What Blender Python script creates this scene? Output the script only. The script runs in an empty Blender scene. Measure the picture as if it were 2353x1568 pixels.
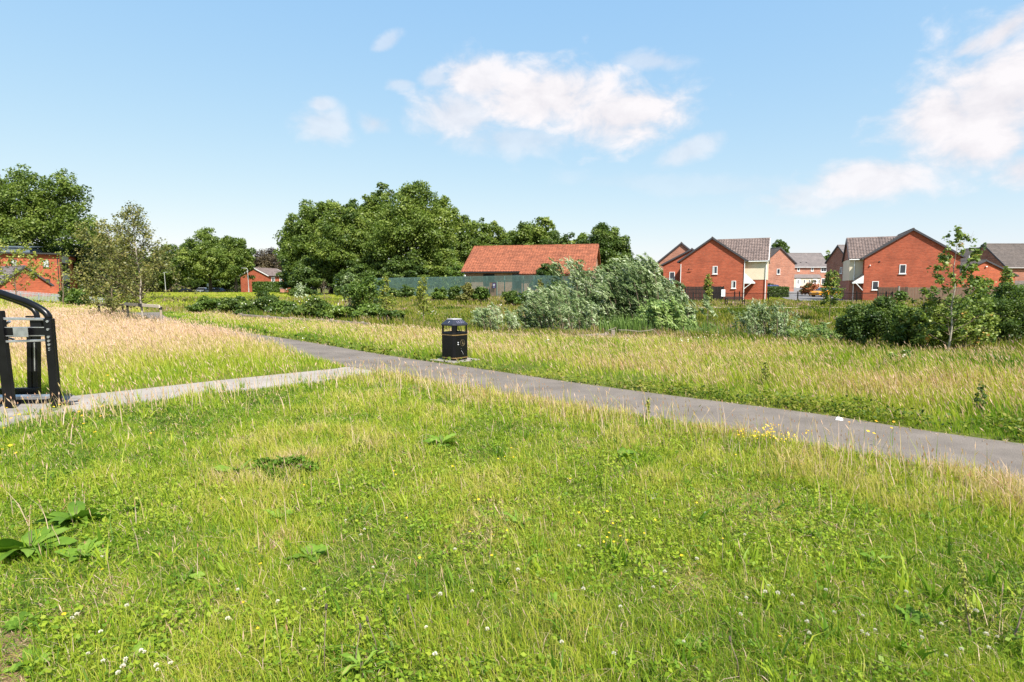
import bpy, math, random
import numpy as np
from mathutils import Vector, Matrix

rad = math.radians
random.seed(11)
RNG = np.random.default_rng(11)
scene = bpy.context.scene
COL = scene.collection

# ------------------------------------------------------------------ camera geometry (photo measured on a 2353 px wide copy)
CAM_H = 1.7
PITCH = rad(5.4)
FD = 1307.0
CXD, CYD = 1176.5, 784.0
FWD = np.array([0.0, math.cos(PITCH), -math.sin(PITCH)])
UPV = np.array([0.0, math.sin(PITCH), math.cos(PITCH)])


def ray(x, y):
    d = FWD + UPV * ((CYD - y) / FD)
    d = d.copy()
    d[0] += (x - CXD) / FD
    return d


def at(x, y, Y):
    """World point seen at picture position (x, y) when it stands Y metres away."""
    d = ray(x, y)
    t = Y / d[1]
    return Vector((d[0] * t, Y, CAM_H + d[2] * t))


def sstep(a, b, v):
    t = np.clip((np.asarray(v, dtype=float) - a) / (b - a), 0, 1)
    return t * t * (3 - 2 * t)


RAILX = np.array([-60, -22.6, -15.6, -7.8, -0.4, 1.84, 5.1, 9.3, 14.0, 20.0, 60.0])
RAILY = np.array([45, 40.0, 33.0, 27.0, 20.3, 19.4, 20.0, 14.6, 13.0, 14.0, 16.0])


def terrain(x, y):
    x = np.asarray(x, dtype=float)
    y = np.asarray(y, dtype=float)
    ry = np.interp(x, RAILX, RAILY)
    basin = sstep(0.3, 8.0, (y - ry) * 0.8) * sstep(45.0, 36.0, y) * sstep(-25, -14, x) * sstep(60, 35, x)
    z = -1.0 * basin
    z = z + 0.45 * sstep(46, 57, y) * sstep(18, 8, x) * (1 - sstep(85, 130, y)) * sstep(-45, -22, x)
    z = z + 0.15 * sstep(46, 56, y) * sstep(8, 18, x)
    z = z + 1.5 * sstep(72, 140, y) * sstep(18, 30, x)
    z = z + 0.5 * sstep(-22, -45, x) * sstep(30, 52, y) * (1 - sstep(110, 140, y))
    return z


def T(x, y):
    return float(terrain(x, y))


def ground(x, y):
    """World point where the sight line through picture position (x, y) meets the ground."""
    d = ray(x, y)
    lo, hi = 1.0, 400.0
    t = lo
    prev = lo
    while t < hi:
        p = (d[0] * t, d[1] * t)
        if CAM_H + d[2] * t < T(*p):
            a, b = prev, t
            for _ in range(30):
                m = (a + b) / 2
                if CAM_H + d[2] * m < T(d[0] * m, d[1] * m):
                    b = m
                else:
                    a = m
            t = b
            break
        prev = t
        t *= 1.01
    return Vector((d[0] * t, d[1] * t, T(d[0] * t, d[1] * t)))


# ------------------------------------------------------------------ tagging
def tag(o, label, cat, group=None, kind=None):
    o["label"] = label
    o["category"] = cat
    if group:
        o["group"] = group
    if kind:
        o["kind"] = kind
    return o


def empty(name, loc, rz, label, cat, group=None):
    o = bpy.data.objects.new(name, None)
    COL.objects.link(o)
    o.location = loc
    o.rotation_euler = (0, 0, rz)
    o.empty_display_size = 0.2
    return tag(o, label, cat, group)


def copy_tree(o, loc, rz, label, parent=None):
    c = o.copy()
    COL.objects.link(c)
    if parent is not None:
        c.parent = parent
    else:
        c.location = loc
        c.rotation_euler = (0, 0, rz)
        c["label"] = label
    for ch in list(o.children):
        copy_tree(ch, None, None, None, c)
    return c


# ------------------------------------------------------------------ mesh building
class MB:
    def __init__(s):
        s.v = []
        s.f = []

    def add(s, vs, fs):
        n = len(s.v)
        s.v += [tuple(p) for p in vs]
        s.f += [tuple(i + n for i in f) for f in fs]
        return s

    def box(s, x0, x1, y0, y1, z0, z1):
        vs = [(x0, y0, z0), (x1, y0, z0), (x1, y1, z0), (x0, y1, z0), (x0, y0, z1), (x1, y0, z1), (x1, y1, z1), (x0, y1, z1)]
        return s.add(vs, [(3, 2, 1, 0), (4, 5, 6, 7), (0, 1, 5, 4), (1, 2, 6, 5), (2, 3, 7, 6), (3, 0, 4, 7)])

    def bar(s, p, q, w, h, up=(0, 0, 1)):
        """box beam from p to q, w wide sideways and h along up"""
        p, q = Vector(p), Vector(q)
        d = (q - p).normalized()
        u = Vector(up)
        sd = d.cross(u)
        if sd.length < 1e-4:
            sd = d.cross(Vector((0, 1, 0)))
        sd.normalize()
        u = sd.cross(d).normalized()
        vs = []
        for c in (p, q):
            for a, b in ((-1, -1), (1, -1), (1, 1), (-1, 1)):
                vs.append(c + sd * (a * w / 2) + u * (b * h / 2))
        return s.add(vs, [(3, 2, 1, 0), (4, 5, 6, 7), (0, 1, 5, 4), (1, 2, 6, 5), (2, 3, 7, 6), (3, 0, 4, 7)])

    def tube(s, pts, r, n=8, cap=True):
        pts = [Vector(p) for p in pts]
        k = len(pts)
        rs = list(r) if hasattr(r, "__len__") else [r] * k
        ref = Vector((0.31, 0.17, 0.93)).normalized()
        rings = []
        for i, p in enumerate(pts):
            d = (pts[min(i + 1, k - 1)] - pts[max(i - 1, 0)])
            d = d.normalized() if d.length > 1e-9 else Vector((0, 0, 1))
            a = d.cross(ref)
            if a.length < 0.1:
                a = d.cross(Vector((1, 0, 0)))
            a.normalize()
            b = d.cross(a)
            rings.append([p + (a * math.cos(2 * math.pi * j / n) + b * math.sin(2 * math.pi * j / n)) * rs[i] for j in range(n)])
        vs = [q for rg in rings for q in rg]
        fs = []
        for i in range(k - 1):
            for j in range(n):
                fs.append((i * n + j, i * n + (j + 1) % n, (i + 1) * n + (j + 1) % n, (i + 1) * n + j))
        if cap:
            fs.append(tuple(range(n - 1, -1, -1)))
            fs.append(tuple((k - 1) * n + j for j in range(n)))
        return s.add(vs, fs)

    def prism(s, poly, d):
        """closed planar polygon (3D points) swept by vector d"""
        n = len(poly)
        d = Vector(d)
        vs = [Vector(p) for p in poly] + [Vector(p) + d for p in poly]
        fs = [tuple(range(n - 1, -1, -1)), tuple(range(n, 2 * n))]
        fs += [(i, (i + 1) % n, n + (i + 1) % n, n + i) for i in range(n)]
        return s.add(vs, fs)

    def loft(s, rings, cap=True):
        n = len(rings[0])
        vs = [p for r in rings for p in r]
        fs = []
        for i in range(len(rings) - 1):
            for j in range(n):
                fs.append((i * n + j, i * n + (j + 1) % n, (i + 1) * n + (j + 1) % n, (i + 1) * n + j))
        if cap:
            fs.append(tuple(range(n - 1, -1, -1)))
            fs.append(tuple((len(rings) - 1) * n + j for j in range(n)))
        return s.add(vs, fs)

    def build(s, name, mat, parent=None, smooth=False, bevel=0, fix=True):
        me = bpy.data.meshes.new(name)
        me.from_pydata(s.v, [], s.f)
        if fix:
            import bmesh
            bm = bmesh.new()
            bm.from_mesh(me)
            bmesh.ops.recalc_face_normals(bm, faces=bm.faces)
            bm.to_mesh(me)
            bm.free()
        me.materials.append(mat)
        if smooth:
            me.polygons.foreach_set("use_smooth", np.ones(len(me.polygons), dtype=bool))
        o = bpy.data.objects.new(name, me)
        COL.objects.link(o)
        if parent is not None:
            o.parent = parent
        if bevel:
            m = o.modifiers.new("edge", "BEVEL")
            m.width = bevel
            m.segments = 2
            m.limit_method = "ANGLE"
        return o


def np_object(name, V, quads, tris, mat, parent=None, attrs=None, smooth=False):
    """one mesh object from numpy arrays"""
    me = bpy.data.meshes.new(name)
    nq = 0 if quads is None else len(quads)
    nt = 0 if tris is None else len(tris)
    me.vertices.add(len(V))
    me.vertices.foreach_set("co", np.ascontiguousarray(V, dtype=np.float32).ravel())
    loops = []
    sizes = []
    if nq:
        loops.append(np.asarray(quads).ravel())
        sizes.append(np.full(nq, 4))
    if nt:
        loops.append(np.asarray(tris).ravel())
        sizes.append(np.full(nt, 3))
    loops = np.concatenate(loops).astype(np.int32)
    sizes = np.concatenate(sizes)
    starts = np.concatenate([[0], np.cumsum(sizes)[:-1]]).astype(np.int32)
    me.loops.add(len(loops))
    me.loops.foreach_set("vertex_index", loops)
    me.polygons.add(len(sizes))
    me.polygons.foreach_set("loop_start", starts)
    if smooth:
        me.polygons.foreach_set("use_smooth", np.ones(len(sizes), dtype=bool))
    me.update(calc_edges=True)
    for k, val in (attrs or {}).items():
        a = me.attributes.new(k, "FLOAT", "POINT")
        a.data.foreach_set("value", np.ascontiguousarray(val, dtype=np.float32))
    me.materials.append(mat)
    o = bpy.data.objects.new(name, me)
    COL.objects.link(o)
    if parent is not None:
        o.parent = parent
    return o


# ------------------------------------------------------------------ noise
_LAT = np.random.default_rng(5).random((256, 256))


def vnoise(x, y, sc, seed=0):
    x = np.asarray(x) / sc + 17.3 * seed
    y = np.asarray(y) / sc - 9.1 * seed
    xi = np.floor(x).astype(int)
    yi = np.floor(y).astype(int)
    fx = x - xi
    fy = y - yi
    fx = fx * fx * (3 - 2 * fx)
    fy = fy * fy * (3 - 2 * fy)
    g = lambda a, b: _LAT[a % 256, b % 256]
    return (g(xi, yi) * (1 - fx) + g(xi + 1, yi) * fx) * (1 - fy) + (g(xi, yi + 1) * (1 - fx) + g(xi + 1, yi + 1) * fx) * fy


def fbm(x, y, sc, seed=0):
    return (vnoise(x, y, sc, seed) * 0.55 + vnoise(x, y, sc / 2.1, seed + 1) * 0.3 + vnoise(x, y, sc / 4.3, seed + 2) * 0.15)


# ------------------------------------------------------------------ materials
class NT:
    def __init__(s, name):
        s.m = bpy.data.materials.new(name)
        s.m.use_nodes = True
        s.t = s.m.node_tree
        s.b = s.t.nodes["Principled BSDF"]
        s.out = s.t.nodes["Material Output"]

    def n(s, typ, **kw):
        nd = s.t.nodes.new(typ)
        for k, v in kw.items():
            if k.startswith("i_"):
                key = k[2:].replace("_", " ")
                nd.inputs[key].default_value = v
            else:
                setattr(nd, k, v)
        return nd

    def l(s, a, b):
        s.t.links.new(a, b)

    def ramp(s, fac, stops, interp="LINEAR"):
        r = s.n("ShaderNodeValToRGB")
        cr = r.color_ramp
        cr.interpolation = interp
        while len(cr.elements) < len(stops):
            cr.elements.new(0.5)
        for e, (p, c) in zip(cr.elements, stops):
            e.position = p
            e.color = (c[0], c[1], c[2], 1)
        s.l(fac, r.inputs[0])
        return r.outputs[0]

    def mixc(s, fac, a, b, mode="MIX"):
        mx = s.n("ShaderNodeMix", data_type="RGBA", blend_type=mode)
        for sock, val in ((mx.inputs[0], fac), (mx.inputs[6], a), (mx.inputs[7], b)):
            if isinstance(val, (int, float)):
                sock.default_value = val
            elif isinstance(val, (tuple, list)):
                sock.default_value = (val[0], val[1], val[2], 1)
            else:
                s.l(val, sock)
        return mx.outputs[2]

    def noise(s, vec, scale, detail=4, rough=0.55):
        nn = s.n("ShaderNodeTexNoise", i_Scale=scale, i_Detail=detail, i_Roughness=rough)
        if vec is not None:
            s.l(vec, nn.inputs["Vector"])
        return nn.outputs[0]

    def bump(s, h, strength=0.3, dist=0.01):
        b = s.n("ShaderNodeBump", i_Strength=strength, i_Distance=dist)
        s.l(h, b.inputs["Height"])
        s.l(b.outputs[0], s.b.inputs["Normal"])


def plain(name, c, rough=0.6, metal=0.0, var=0.15, scale=6.0, spec=0.5, bump=0.0):
    m = NT(name)
    tc = m.n("ShaderNodeTexCoord").outputs["Object"]
    nz = m.noise(tc, scale)
    lo = [max(0, x * (1 - var)) for x in c]
    hi = [min(1, x * (1 + var)) for x in c]
    m.l(m.ramp(nz, [(0.3, lo), (0.7, hi)]), m.b.inputs["Base Color"])
    m.b.inputs["Roughness"].default_value = rough
    m.b.inputs["Metallic"].default_value = metal
    m.b.inputs["Specular IOR Level"].default_value = spec
    if bump:
        m.bump(m.noise(tc, scale * 8), bump, 0.01)
    return m.m


def leafmat(name, stops, trans=0.3, rough=0.45, spec=0.35):
    """foliage: colour of each leaf from its own 'tint' value, with light passing through"""
    m = NT(name)
    at_ = m.n("ShaderNodeAttribute", attribute_name="tint")
    col = m.ramp(at_.outputs["Fac"], stops)
    m.l(col, m.b.inputs["Base Color"])
    m.b.inputs["Roughness"].default_value = rough
    m.b.inputs["Specular IOR Level"].default_value = spec
    tr = m.n("ShaderNodeBsdfTranslucent")
    m.l(m.mixc(1.0, col, (1.0, 1.12, 0.6), "MULTIPLY"), tr.inputs["Color"])
    mx = m.n("ShaderNodeMixShader")
    mx.inputs[0].default_value = trans
    m.l(m.b.outputs[0], mx.inputs[1])
    m.l(tr.outputs[0], mx.inputs[2])
    m.l(mx.outputs[0], m.out.inputs["Surface"])
    return m.m


def brick(name, c, mortar=(0.42, 0.36, 0.3)):
    m = NT(name)
    tc = m.n("ShaderNodeTexCoord").outputs["Object"]
    sp = m.n("ShaderNodeSeparateXYZ")
    m.l(tc, sp.inputs[0])
    ad = m.n("ShaderNodeMath", operation="ADD")
    m.l(sp.outputs[0], ad.inputs[0])
    m.l(sp.outputs[1], ad.inputs[1])
    cb = m.n("ShaderNodeCombineXYZ")
    m.l(ad.outputs[0], cb.inputs[0])
    m.l(sp.outputs[2], cb.inputs[1])
    bt = m.n("ShaderNodeTexBrick", i_Scale=1.0)
    bt.inputs["Brick Width"].default_value = 0.225
    bt.inputs["Row Height"].default_value = 0.075
    bt.inputs["Mortar Size"].default_value = 0.007
    bt.inputs["Color1"].default_value = (*[x * 0.85 for x in c], 1)
    bt.inputs["Color2"].default_value = (*[min(1, x * 1.2) for x in c], 1)
    bt.inputs["Mortar"].default_value = (*mortar, 1)
    m.l(cb.outputs[0], bt.inputs["Vector"])
    big = m.ramp(m.noise(tc, 0.7, 5), [(0.3, (0.78, 0.78, 0.8)), (0.7, (1.12, 1.1, 1.08))])
    streak_map = m.n("ShaderNodeMapping")
    streak_map.inputs["Scale"].default_value = (0.4, 0.4, 5.0)
    m.l(tc, streak_map.inputs[0])
    st = m.ramp(m.noise(streak_map.outputs[0], 1.6, 4), [(0.35, (0.82, 0.8, 0.8)), (0.7, (1.15, 1.15, 1.15))])
    c1 = m.mixc(1.0, bt.outputs["Color"], big, "MULTIPLY")
    m.l(m.mixc(1.0, c1, st, "MULTIPLY"), m.b.inputs["Base Color"])
    m.b.inputs["Roughness"].default_value = 0.9
    m.b.inputs["Specular IOR Level"].default_value = 0.2
    m.bump(bt.outputs["Fac"], 0.2, 0.006)
    return m.m


def tile(name, c, var=0.3):
    m = NT(name)
    tc = m.n("ShaderNodeTexCoord").outputs["Object"]
    v = m.n("ShaderNodeTexVoronoi", i_Scale=5.5)
    m.l(tc, v.inputs["Vector"])
    sep = m.n("ShaderNodeSeparateColor")
    m.l(v.outputs["Color"], sep.inputs[0])
    a = m.ramp(sep.outputs[0], [(0.0, [x * (1 - var) for x in c]), (1.0, [min(1, x * (1 + var)) for x in c])])
    b = m.ramp(m.noise(tc, 0.9, 6), [(0.3, (0.8, 0.8, 0.8)), (0.75, (1.15, 1.13, 1.1))])
    m.l(m.mixc(1.0, a, b, "MULTIPLY"), m.b.inputs["Base Color"])
    m.b.inputs["Roughness"].default_value = 0.8
    m.b.inputs["Specular IOR Level"].default_value = 0.3
    return m.m


def wood(name, c, axis=2, rough=0.85, var=0.35):
    m = NT(name)
    tc = m.n("ShaderNodeTexCoord").outputs["Object"]
    mp = m.n("ShaderNodeMapping")
    sc = [14.0, 14.0, 14.0]
    sc[axis] = 1.2
    mp.inputs["Scale"].default_value = sc
    m.l(tc, mp.inputs[0])
    nz = m.noise(mp.outputs[0], 1.5, 6, 0.65)
    m.l(m.ramp(nz, [(0.25, [x * (1 - var) for x in c]), (0.75, [min(1, x * (1 + var)) for x in c])]), m.b.inputs["Base Color"])
    m.b.inputs["Roughness"].default_value = rough
    m.b.inputs["Specular IOR Level"].default_value = 0.2
    m.bump(nz, 0.4, 0.004)
    return m.m


def glassmat(name, c=(0.03, 0.035, 0.045)):
    m = NT(name)
    m.b.inputs["Base Color"].default_value = (*c, 1)
    m.b.inputs["Roughness"].default_value = 0.06
    m.b.inputs["Specular IOR Level"].default_value = 0.6
    return m.m


M = {}
M["brick_red"] = brick("brick_red", (0.42, 0.080, 0.035), (0.32, 0.2, 0.14))
M["brick_orange"] = brick("brick_orange", (0.42, 0.085, 0.034), (0.32, 0.2, 0.14))
M["brick_pink"] = brick("brick_pink", (0.42, 0.155, 0.09))
M["brick_dark_shade"] = brick("brick_dark_shade", (0.34, 0.11, 0.06))
M["brick_tan"] = brick("brick_tan", (0.40, 0.22, 0.14))
M["tile_brown"] = tile("tile_brown", (0.185, 0.14, 0.125))
M["tile_red"] = tile("tile_red", (0.275, 0.092, 0.047), 0.3)
M["tile_grey"] = tile("tile_grey", (0.17, 0.145, 0.14), 0.12)
M["tile_dark"] = tile("tile_dark", (0.11, 0.09, 0.08), 0.2)
M["verge"] = plain("verge_tile", (0.05, 0.048, 0.055), 0.7)
M["upvc"] = plain("white_plastic", (0.82, 0.82, 0.80), 0.35, var=0.04)
M["gutter_dark"] = plain("dark_gutter", (0.03, 0.03, 0.032), 0.4)
M["render_cream"] = plain("cream_render", (0.66, 0.58, 0.43), 0.9, var=0.06, scale=1.2, bump=0.1)
M["glass"] = glassmat("window_glass")
M["curtain"] = plain("curtain", (0.42, 0.43, 0.44), 0.9)
M["black_metal"] = plain("black_powder_coat", (0.005, 0.005, 0.006), 0.42, var=0.35, scale=9, bump=0.03, spec=0.3)
M["black_gloss"] = plain("black_gloss_paint", (0.005, 0.005, 0.006), 0.3, var=0.4, scale=5, spec=0.3, bump=0.02)
M["bin_black"] = plain("bin_black_plastic", (0.004, 0.004, 0.005), 0.4, var=0.3, scale=6, bump=0.04, spec=0.25)
M["bin_hood"] = plain("bin_hood_worn", (0.022, 0.023, 0.034), 0.42, var=0.5, scale=7, bump=0.05)
M["bin_top"] = plain("bin_top_pale", (0.40, 0.38, 0.37), 0.6, var=0.3, scale=9)  # top plate much paler than the hood
M["gold"] = plain("gold_band", (0.19, 0.12, 0.04), 0.5, var=0.35, scale=18)
M["emblem"] = plain("emblem_gold", (0.14, 0.105, 0.05), 0.6, var=0.4, scale=30)
M["white_mark"] = plain("white_mark", (0.6, 0.6, 0.62), 0.7, var=0.2)
M["scrawl"] = plain("scrawl_ink", (0.23, 0.23, 0.34), 0.7, var=0.3, scale=20)
M["steel"] = plain("galvanised_steel", (0.55, 0.55, 0.56), 0.38, 0.85, var=0.2, scale=12)
M["concrete"] = plain("concrete", (0.25, 0.22, 0.19), 0.95, var=0.25, scale=5, bump=0.3)
M["wood_grey"] = wood("weathered_wood", (0.24, 0.20, 0.165), 0)
M["wood_post"] = wood("weathered_post", (0.30, 0.245, 0.19), 2)
M["wood_pale"] = wood("pale_rail_wood", (0.52, 0.45, 0.37), 0, var=0.2)
M["wood_fence"] = wood("fence_boards", (0.16, 0.105, 0.075), 2)
M["wood_dark"] = wood("dark_fence_boards", (0.028, 0.022, 0.02), 2)
M["strap"] = plain("black_rubber_strap", (0.012, 0.012, 0.012), 0.8)
M["green_steel"] = plain("green_palisade", (0.13, 0.215, 0.185), 0.45, 0.2, var=0.2, scale=1.5)
M["grey_steel"] = plain("grey_palisade", (0.50, 0.50, 0.52), 0.45, 0.3, var=0.15, scale=2)
M["gate_board"] = plain("brown_gate", (0.30, 0.20, 0.135), 0.8, var=0.12)
M["sign_blue"] = plain("blue_sign", (0.045, 0.03, 0.16), 0.5)
M["sign_white"] = plain("white_sign", (0.75, 0.75, 0.76), 0.5, var=0.05)
M["panel_grey"] = plain("grey_panel", (0.45, 0.42, 0.40), 0.7, var=0.06)
M["metal_roof"] = plain("blue_grey_metal_roof", (0.14, 0.18, 0.225), 0.4, 0.3, var=0.15, scale=1)
M["bark"] = plain("bark", (0.085, 0.065, 0.048), 0.95, var=0.4, scale=5, bump=0.4)
M["bark_pale"] = plain("pale_bark", (0.33, 0.29, 0.235), 0.9, var=0.45, scale=14, bump=0.3)
M["bark_twig"] = plain("twig_bark", (0.17, 0.125, 0.085), 0.9, var=0.3, scale=6)
M["tyre"] = plain("tyre_rubber", (0.012, 0.012, 0.012), 0.9)
M["car_silver"] = plain("silver_car_paint", (0.50, 0.52, 0.56), 0.25, 0.5, var=0.03)
M["car_white"] = plain("white_car_paint", (0.72, 0.73, 0.75), 0.25, var=0.03)
M["car_black"] = plain("black_car_paint", (0.012, 0.012, 0.014), 0.2, var=0.03)
M["car_grey"] = plain("grey_car_paint", (0.09, 0.10, 0.115), 0.25, 0.4, var=0.03)
M["car_blue"] = plain("blue_car_paint", (0.05, 0.09, 0.30), 0.25, 0.2, var=0.03)
M["car_orange"] = plain("orange_car_paint", (0.62, 0.27, 0.02), 0.3, var=0.03)
M["litter"] = plain("white_litter", (0.78, 0.78, 0.78), 0.7, var=0.05)
M["lamp_grey"] = plain("lamp_column_grey", (0.50, 0.50, 0.48), 0.5, 0.3, var=0.08)
# foliage: stops are (position, colour) for the per-leaf tint
M["leaf_oak"] = leafmat("leaf_broad", [(0, (0.065, 0.108, 0.020)), (0.5, (0.145, 0.205, 0.034)), (1, (0.29, 0.345, 0.072))], 0.4)
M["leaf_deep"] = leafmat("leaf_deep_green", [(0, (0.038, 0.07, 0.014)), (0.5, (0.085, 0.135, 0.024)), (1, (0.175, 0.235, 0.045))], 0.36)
M["leaf_fresh"] = leafmat("leaf_fresh_green", [(0, (0.038, 0.072, 0.012)), (0.5, (0.10, 0.165, 0.024)), (1, (0.21, 0.285, 0.048))], 0.32)
M["leaf_olive"] = leafmat("leaf_olive", [(0, (0.075, 0.090, 0.024)), (0.5, (0.180, 0.188, 0.045)), (1, (0.330, 0.285, 0.090))], 0.3)
M["leaf_silver"] = leafmat("leaf_silver_willow", [(0, (0.05, 0.085, 0.022)), (0.45, (0.15, 0.215, 0.068)), (0.78, (0.33, 0.39, 0.19)), (1, (0.56, 0.60, 0.44))], 0.28, 0.45)
M["leaf_willow"] = leafmat("leaf_green_willow", [(0, (0.056, 0.105, 0.025)), (0.5, (0.168, 0.259, 0.056)), (1, (0.364, 0.448, 0.140))], 0.28)
M["leaf_copper"] = leafmat("leaf_copper", [(0, (0.030, 0.021, 0.015)), (0.5, (0.078, 0.057, 0.030)), (1, (0.150, 0.120, 0.053))], 0.2)
M["leaf_red"] = leafmat("leaf_red_tip", [(0, (0.036, 0.072, 0.018)), (0.45, (0.096, 0.120, 0.024)), (0.6, (0.312, 0.108, 0.036)), (1, (0.504, 0.144, 0.060))], 0.25)
M["leaf_maple"] = leafmat("leaf_sapling", [(0, (0.045, 0.083, 0.015)), (0.55, (0.150, 0.217, 0.033)), (0.9, (0.345, 0.375, 0.075)), (1, (0.510, 0.270, 0.075))], 0.32)
M["leaf_yellow"] = leafmat("leaf_yellow_green", [(0, (0.090, 0.128, 0.018)), (0.5, (0.225, 0.262, 0.042)), (1, (0.405, 0.390, 0.075))], 0.3)
M["leaf_dock"] = leafmat("leaf_dock", [(0, (0.07, 0.14, 0.014)), (0.5, (0.14, 0.25, 0.026)), (0.85, (0.22, 0.33, 0.05)), (1, (0.34, 0.27, 0.09))], 0.3, 0.6, 0.15)
GR = [(0.0, (0.05, 0.10, 0.014)), (0.2, (0.125, 0.24, 0.018)), (0.4, (0.315, 0.40, 0.030)), (0.55, (0.44, 0.45, 0.058)),
      (0.68, (0.52, 0.44, 0.13)), (0.8, (0.66, 0.475, 0.315)), (0.92, (0.78, 0.555, 0.47)), (1.0, (0.50, 0.24, 0.12))]
M["grass"] = leafmat("grass_blades", GR, 0.42, 0.5, 0.25)
M["rough_grass"] = leafmat("rough_grass_blades", [(p_, (c_[0] * 0.66, c_[1] * 0.60, c_[2] * 0.8)) for p_, c_ in GR], 0.4, 0.5, 0.2)
M["petal"] = leafmat("petals", [(0, (0.75, 0.70, 0.60)), (0.3, (0.80, 0.76, 0.70)), (0.5, (0.62, 0.42, 0.34)), (0.52, (0.75, 0.48, 0.02)), (0.8, (0.80, 0.58, 0.03)), (0.9, (0.75, 0.36, 0.02)), (1, (0.6, 0.5, 0.48))], 0.25)

# ------------------------------------------------------------------ foliage
def unit(a):
    return a / np.maximum(np.linalg.norm(a, axis=1, keepdims=True), 1e-9)


def leaf_arrays(c, nrm, size, aspect, tint, rng, droop=None):
    """diamond leaves: centres c, normals nrm, lengths size"""
    n = len(c)
    rnd = rng.normal(size=(n, 3))
    if droop is not None:
        rnd = rnd * 0.35 + droop
    a = unit(np.cross(nrm, np.cross(rnd, nrm)))
    b = np.cross(nrm, a)
    L = (size * 0.5)[:, None]
    W = (size * aspect * 0.5)[:, None]
    V = np.empty((n, 4, 3))
    V[:, 0] = c - a * L
    V[:, 1] = c + b * W - a * L * 0.15
    V[:, 2] = c + a * L
    V[:, 3] = c - b * W - a * L * 0.15
    return V.reshape(-1, 3), np.arange(4 * n).reshape(n, 4), np.repeat(tint, 4)


def blob_points(blobs, n, rng, shell=0.55):
    """points with outward normals scattered in a set of ellipsoid clumps (cx,cy,cz,rx,ry,rz)"""
    B = np.asarray(blobs)
    wts = (B[:, 3] * B[:, 5]) ** 1.0
    idx = rng.choice(len(B), n, p=wts / wts.sum())
    d = unit(rng.normal(size=(n, 3)))
    d[:, 2] = np.where((d[:, 2] < -0.3) & (rng.random(n) < 0.5), -d[:, 2], d[:, 2])
    u = shell + (1.08 - shell) * rng.random(n) ** 0.7
    u *= 1 + 0.12 * rng.normal(size=n)
    p = B[idx, :3] + d * B[idx, 3:6] * u[:, None]
    return p, d, idx


def crown_blobs(cx, cy, cz, rx, ry, rz, k, rng, br=(0.2, 0.34), flat=0.85):
    """clumps that fill an egg-shaped crown"""
    out = []
    for i in range(k):
        d = unit(rng.normal(size=(1, 3)))[0]
        if d[2] < -0.55:
            d[2] *= -0.6
        q = rng.uniform(0.72, 0.95) if rng.random() < 0.7 else rng.uniform(0.3, 0.75)
        w = 1 - 0.28 * max(0.0, d[2]) ** 2
        r = rng.uniform(*br)
        out.append((cx + d[0] * rx * q * w, cy + d[1] * ry * q * w, cz + d[2] * rz * q, rx * r, ry * r, min(rx, rz) * r * flat))
    out.append((cx, cy, cz, rx * 0.62, ry * 0.62, rz * 0.62))
    return out


def make_tree(name, X, Y, crown, mat, label, cat="tree", group=None, z0=None, seed=1, nl=9000, leaf=0.42, k=42, trunk_r=0.28,
              bark="bark", br=(0.13, 0.24), tint=(0.5, 0.22), lean=0.0, asp=0.75, shell=0.5):
    """crown = list of (dx, dy, z_centre, rx, ry, rz, share) ellipsoids relative to the base"""
    rng = np.random.default_rng(seed)
    z0 = T(X, Y) if z0 is None else z0
    root = empty(name, (X, Y, z0), 0, label, cat, group)
    blobs = []
    for (dx, dy, cz, rx, ry, rz, sh) in crown:
        blobs += crown_blobs(dx, dy, cz, rx, ry, rz, max(5, int(k * sh)), rng, br)
    p, d, idx = blob_points(blobs, nl, rng, shell)
    keep = p[:, 2] > 0.15
    p, d, idx = p[keep], d[keep], idx[keep]
    n = len(p)
    nrm = unit(d * 0.7 + np.array([0, 0, 0.45]) + rng.normal(size=(n, 3)) * 0.6)
    bt = np.clip(rng.normal(tint[0], tint[1], len(blobs)), 0.05, 0.95)
    tn = np.clip(bt[idx] + rng.normal(0, 0.13, n), 0, 1)
    V, Q, tt = leaf_arrays(p, nrm, leaf * rng.uniform(0.6, 1.35, n), asp, tn, rng)
    np_object("crown", V, Q, None, M[mat], root, {"tint": tt})
    mb = MB()
    c0 = crown[0]
    top = max(0.6, c0[2] - 0.15 * c0[5])
    pts = [(0, 0, -0.2), (0.05 * rng.normal(), 0.05 * rng.normal(), top * 0.35), (c0[0] * 0.5 + lean * 0.5, c0[1] * 0.5, top * 0.7), (c0[0] + lean, c0[1], top + c0[5] * 0.3)]
    mb.tube(pts, [trunk_r * 1.25, trunk_r, trunk_r * 0.75, trunk_r * 0.25], 8)
    bs = sorted(blobs[:-1], key=lambda b: -b[3])[:9]
    for b in bs:
        s = Vector(pts[1]).lerp(Vector(pts[3]), rng.uniform(0.15, 0.8))
        e = Vector(b[:3])
        mid = s.lerp(e, 0.5) + Vector((0, 0, 0.12 * (e - s).length))
        mb.tube([s, mid, e], [trunk_r * 0.42, trunk_r * 0.25, trunk_r * 0.06], 5)
    mb.build("trunk", M[bark], root, smooth=True)
    return root


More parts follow.
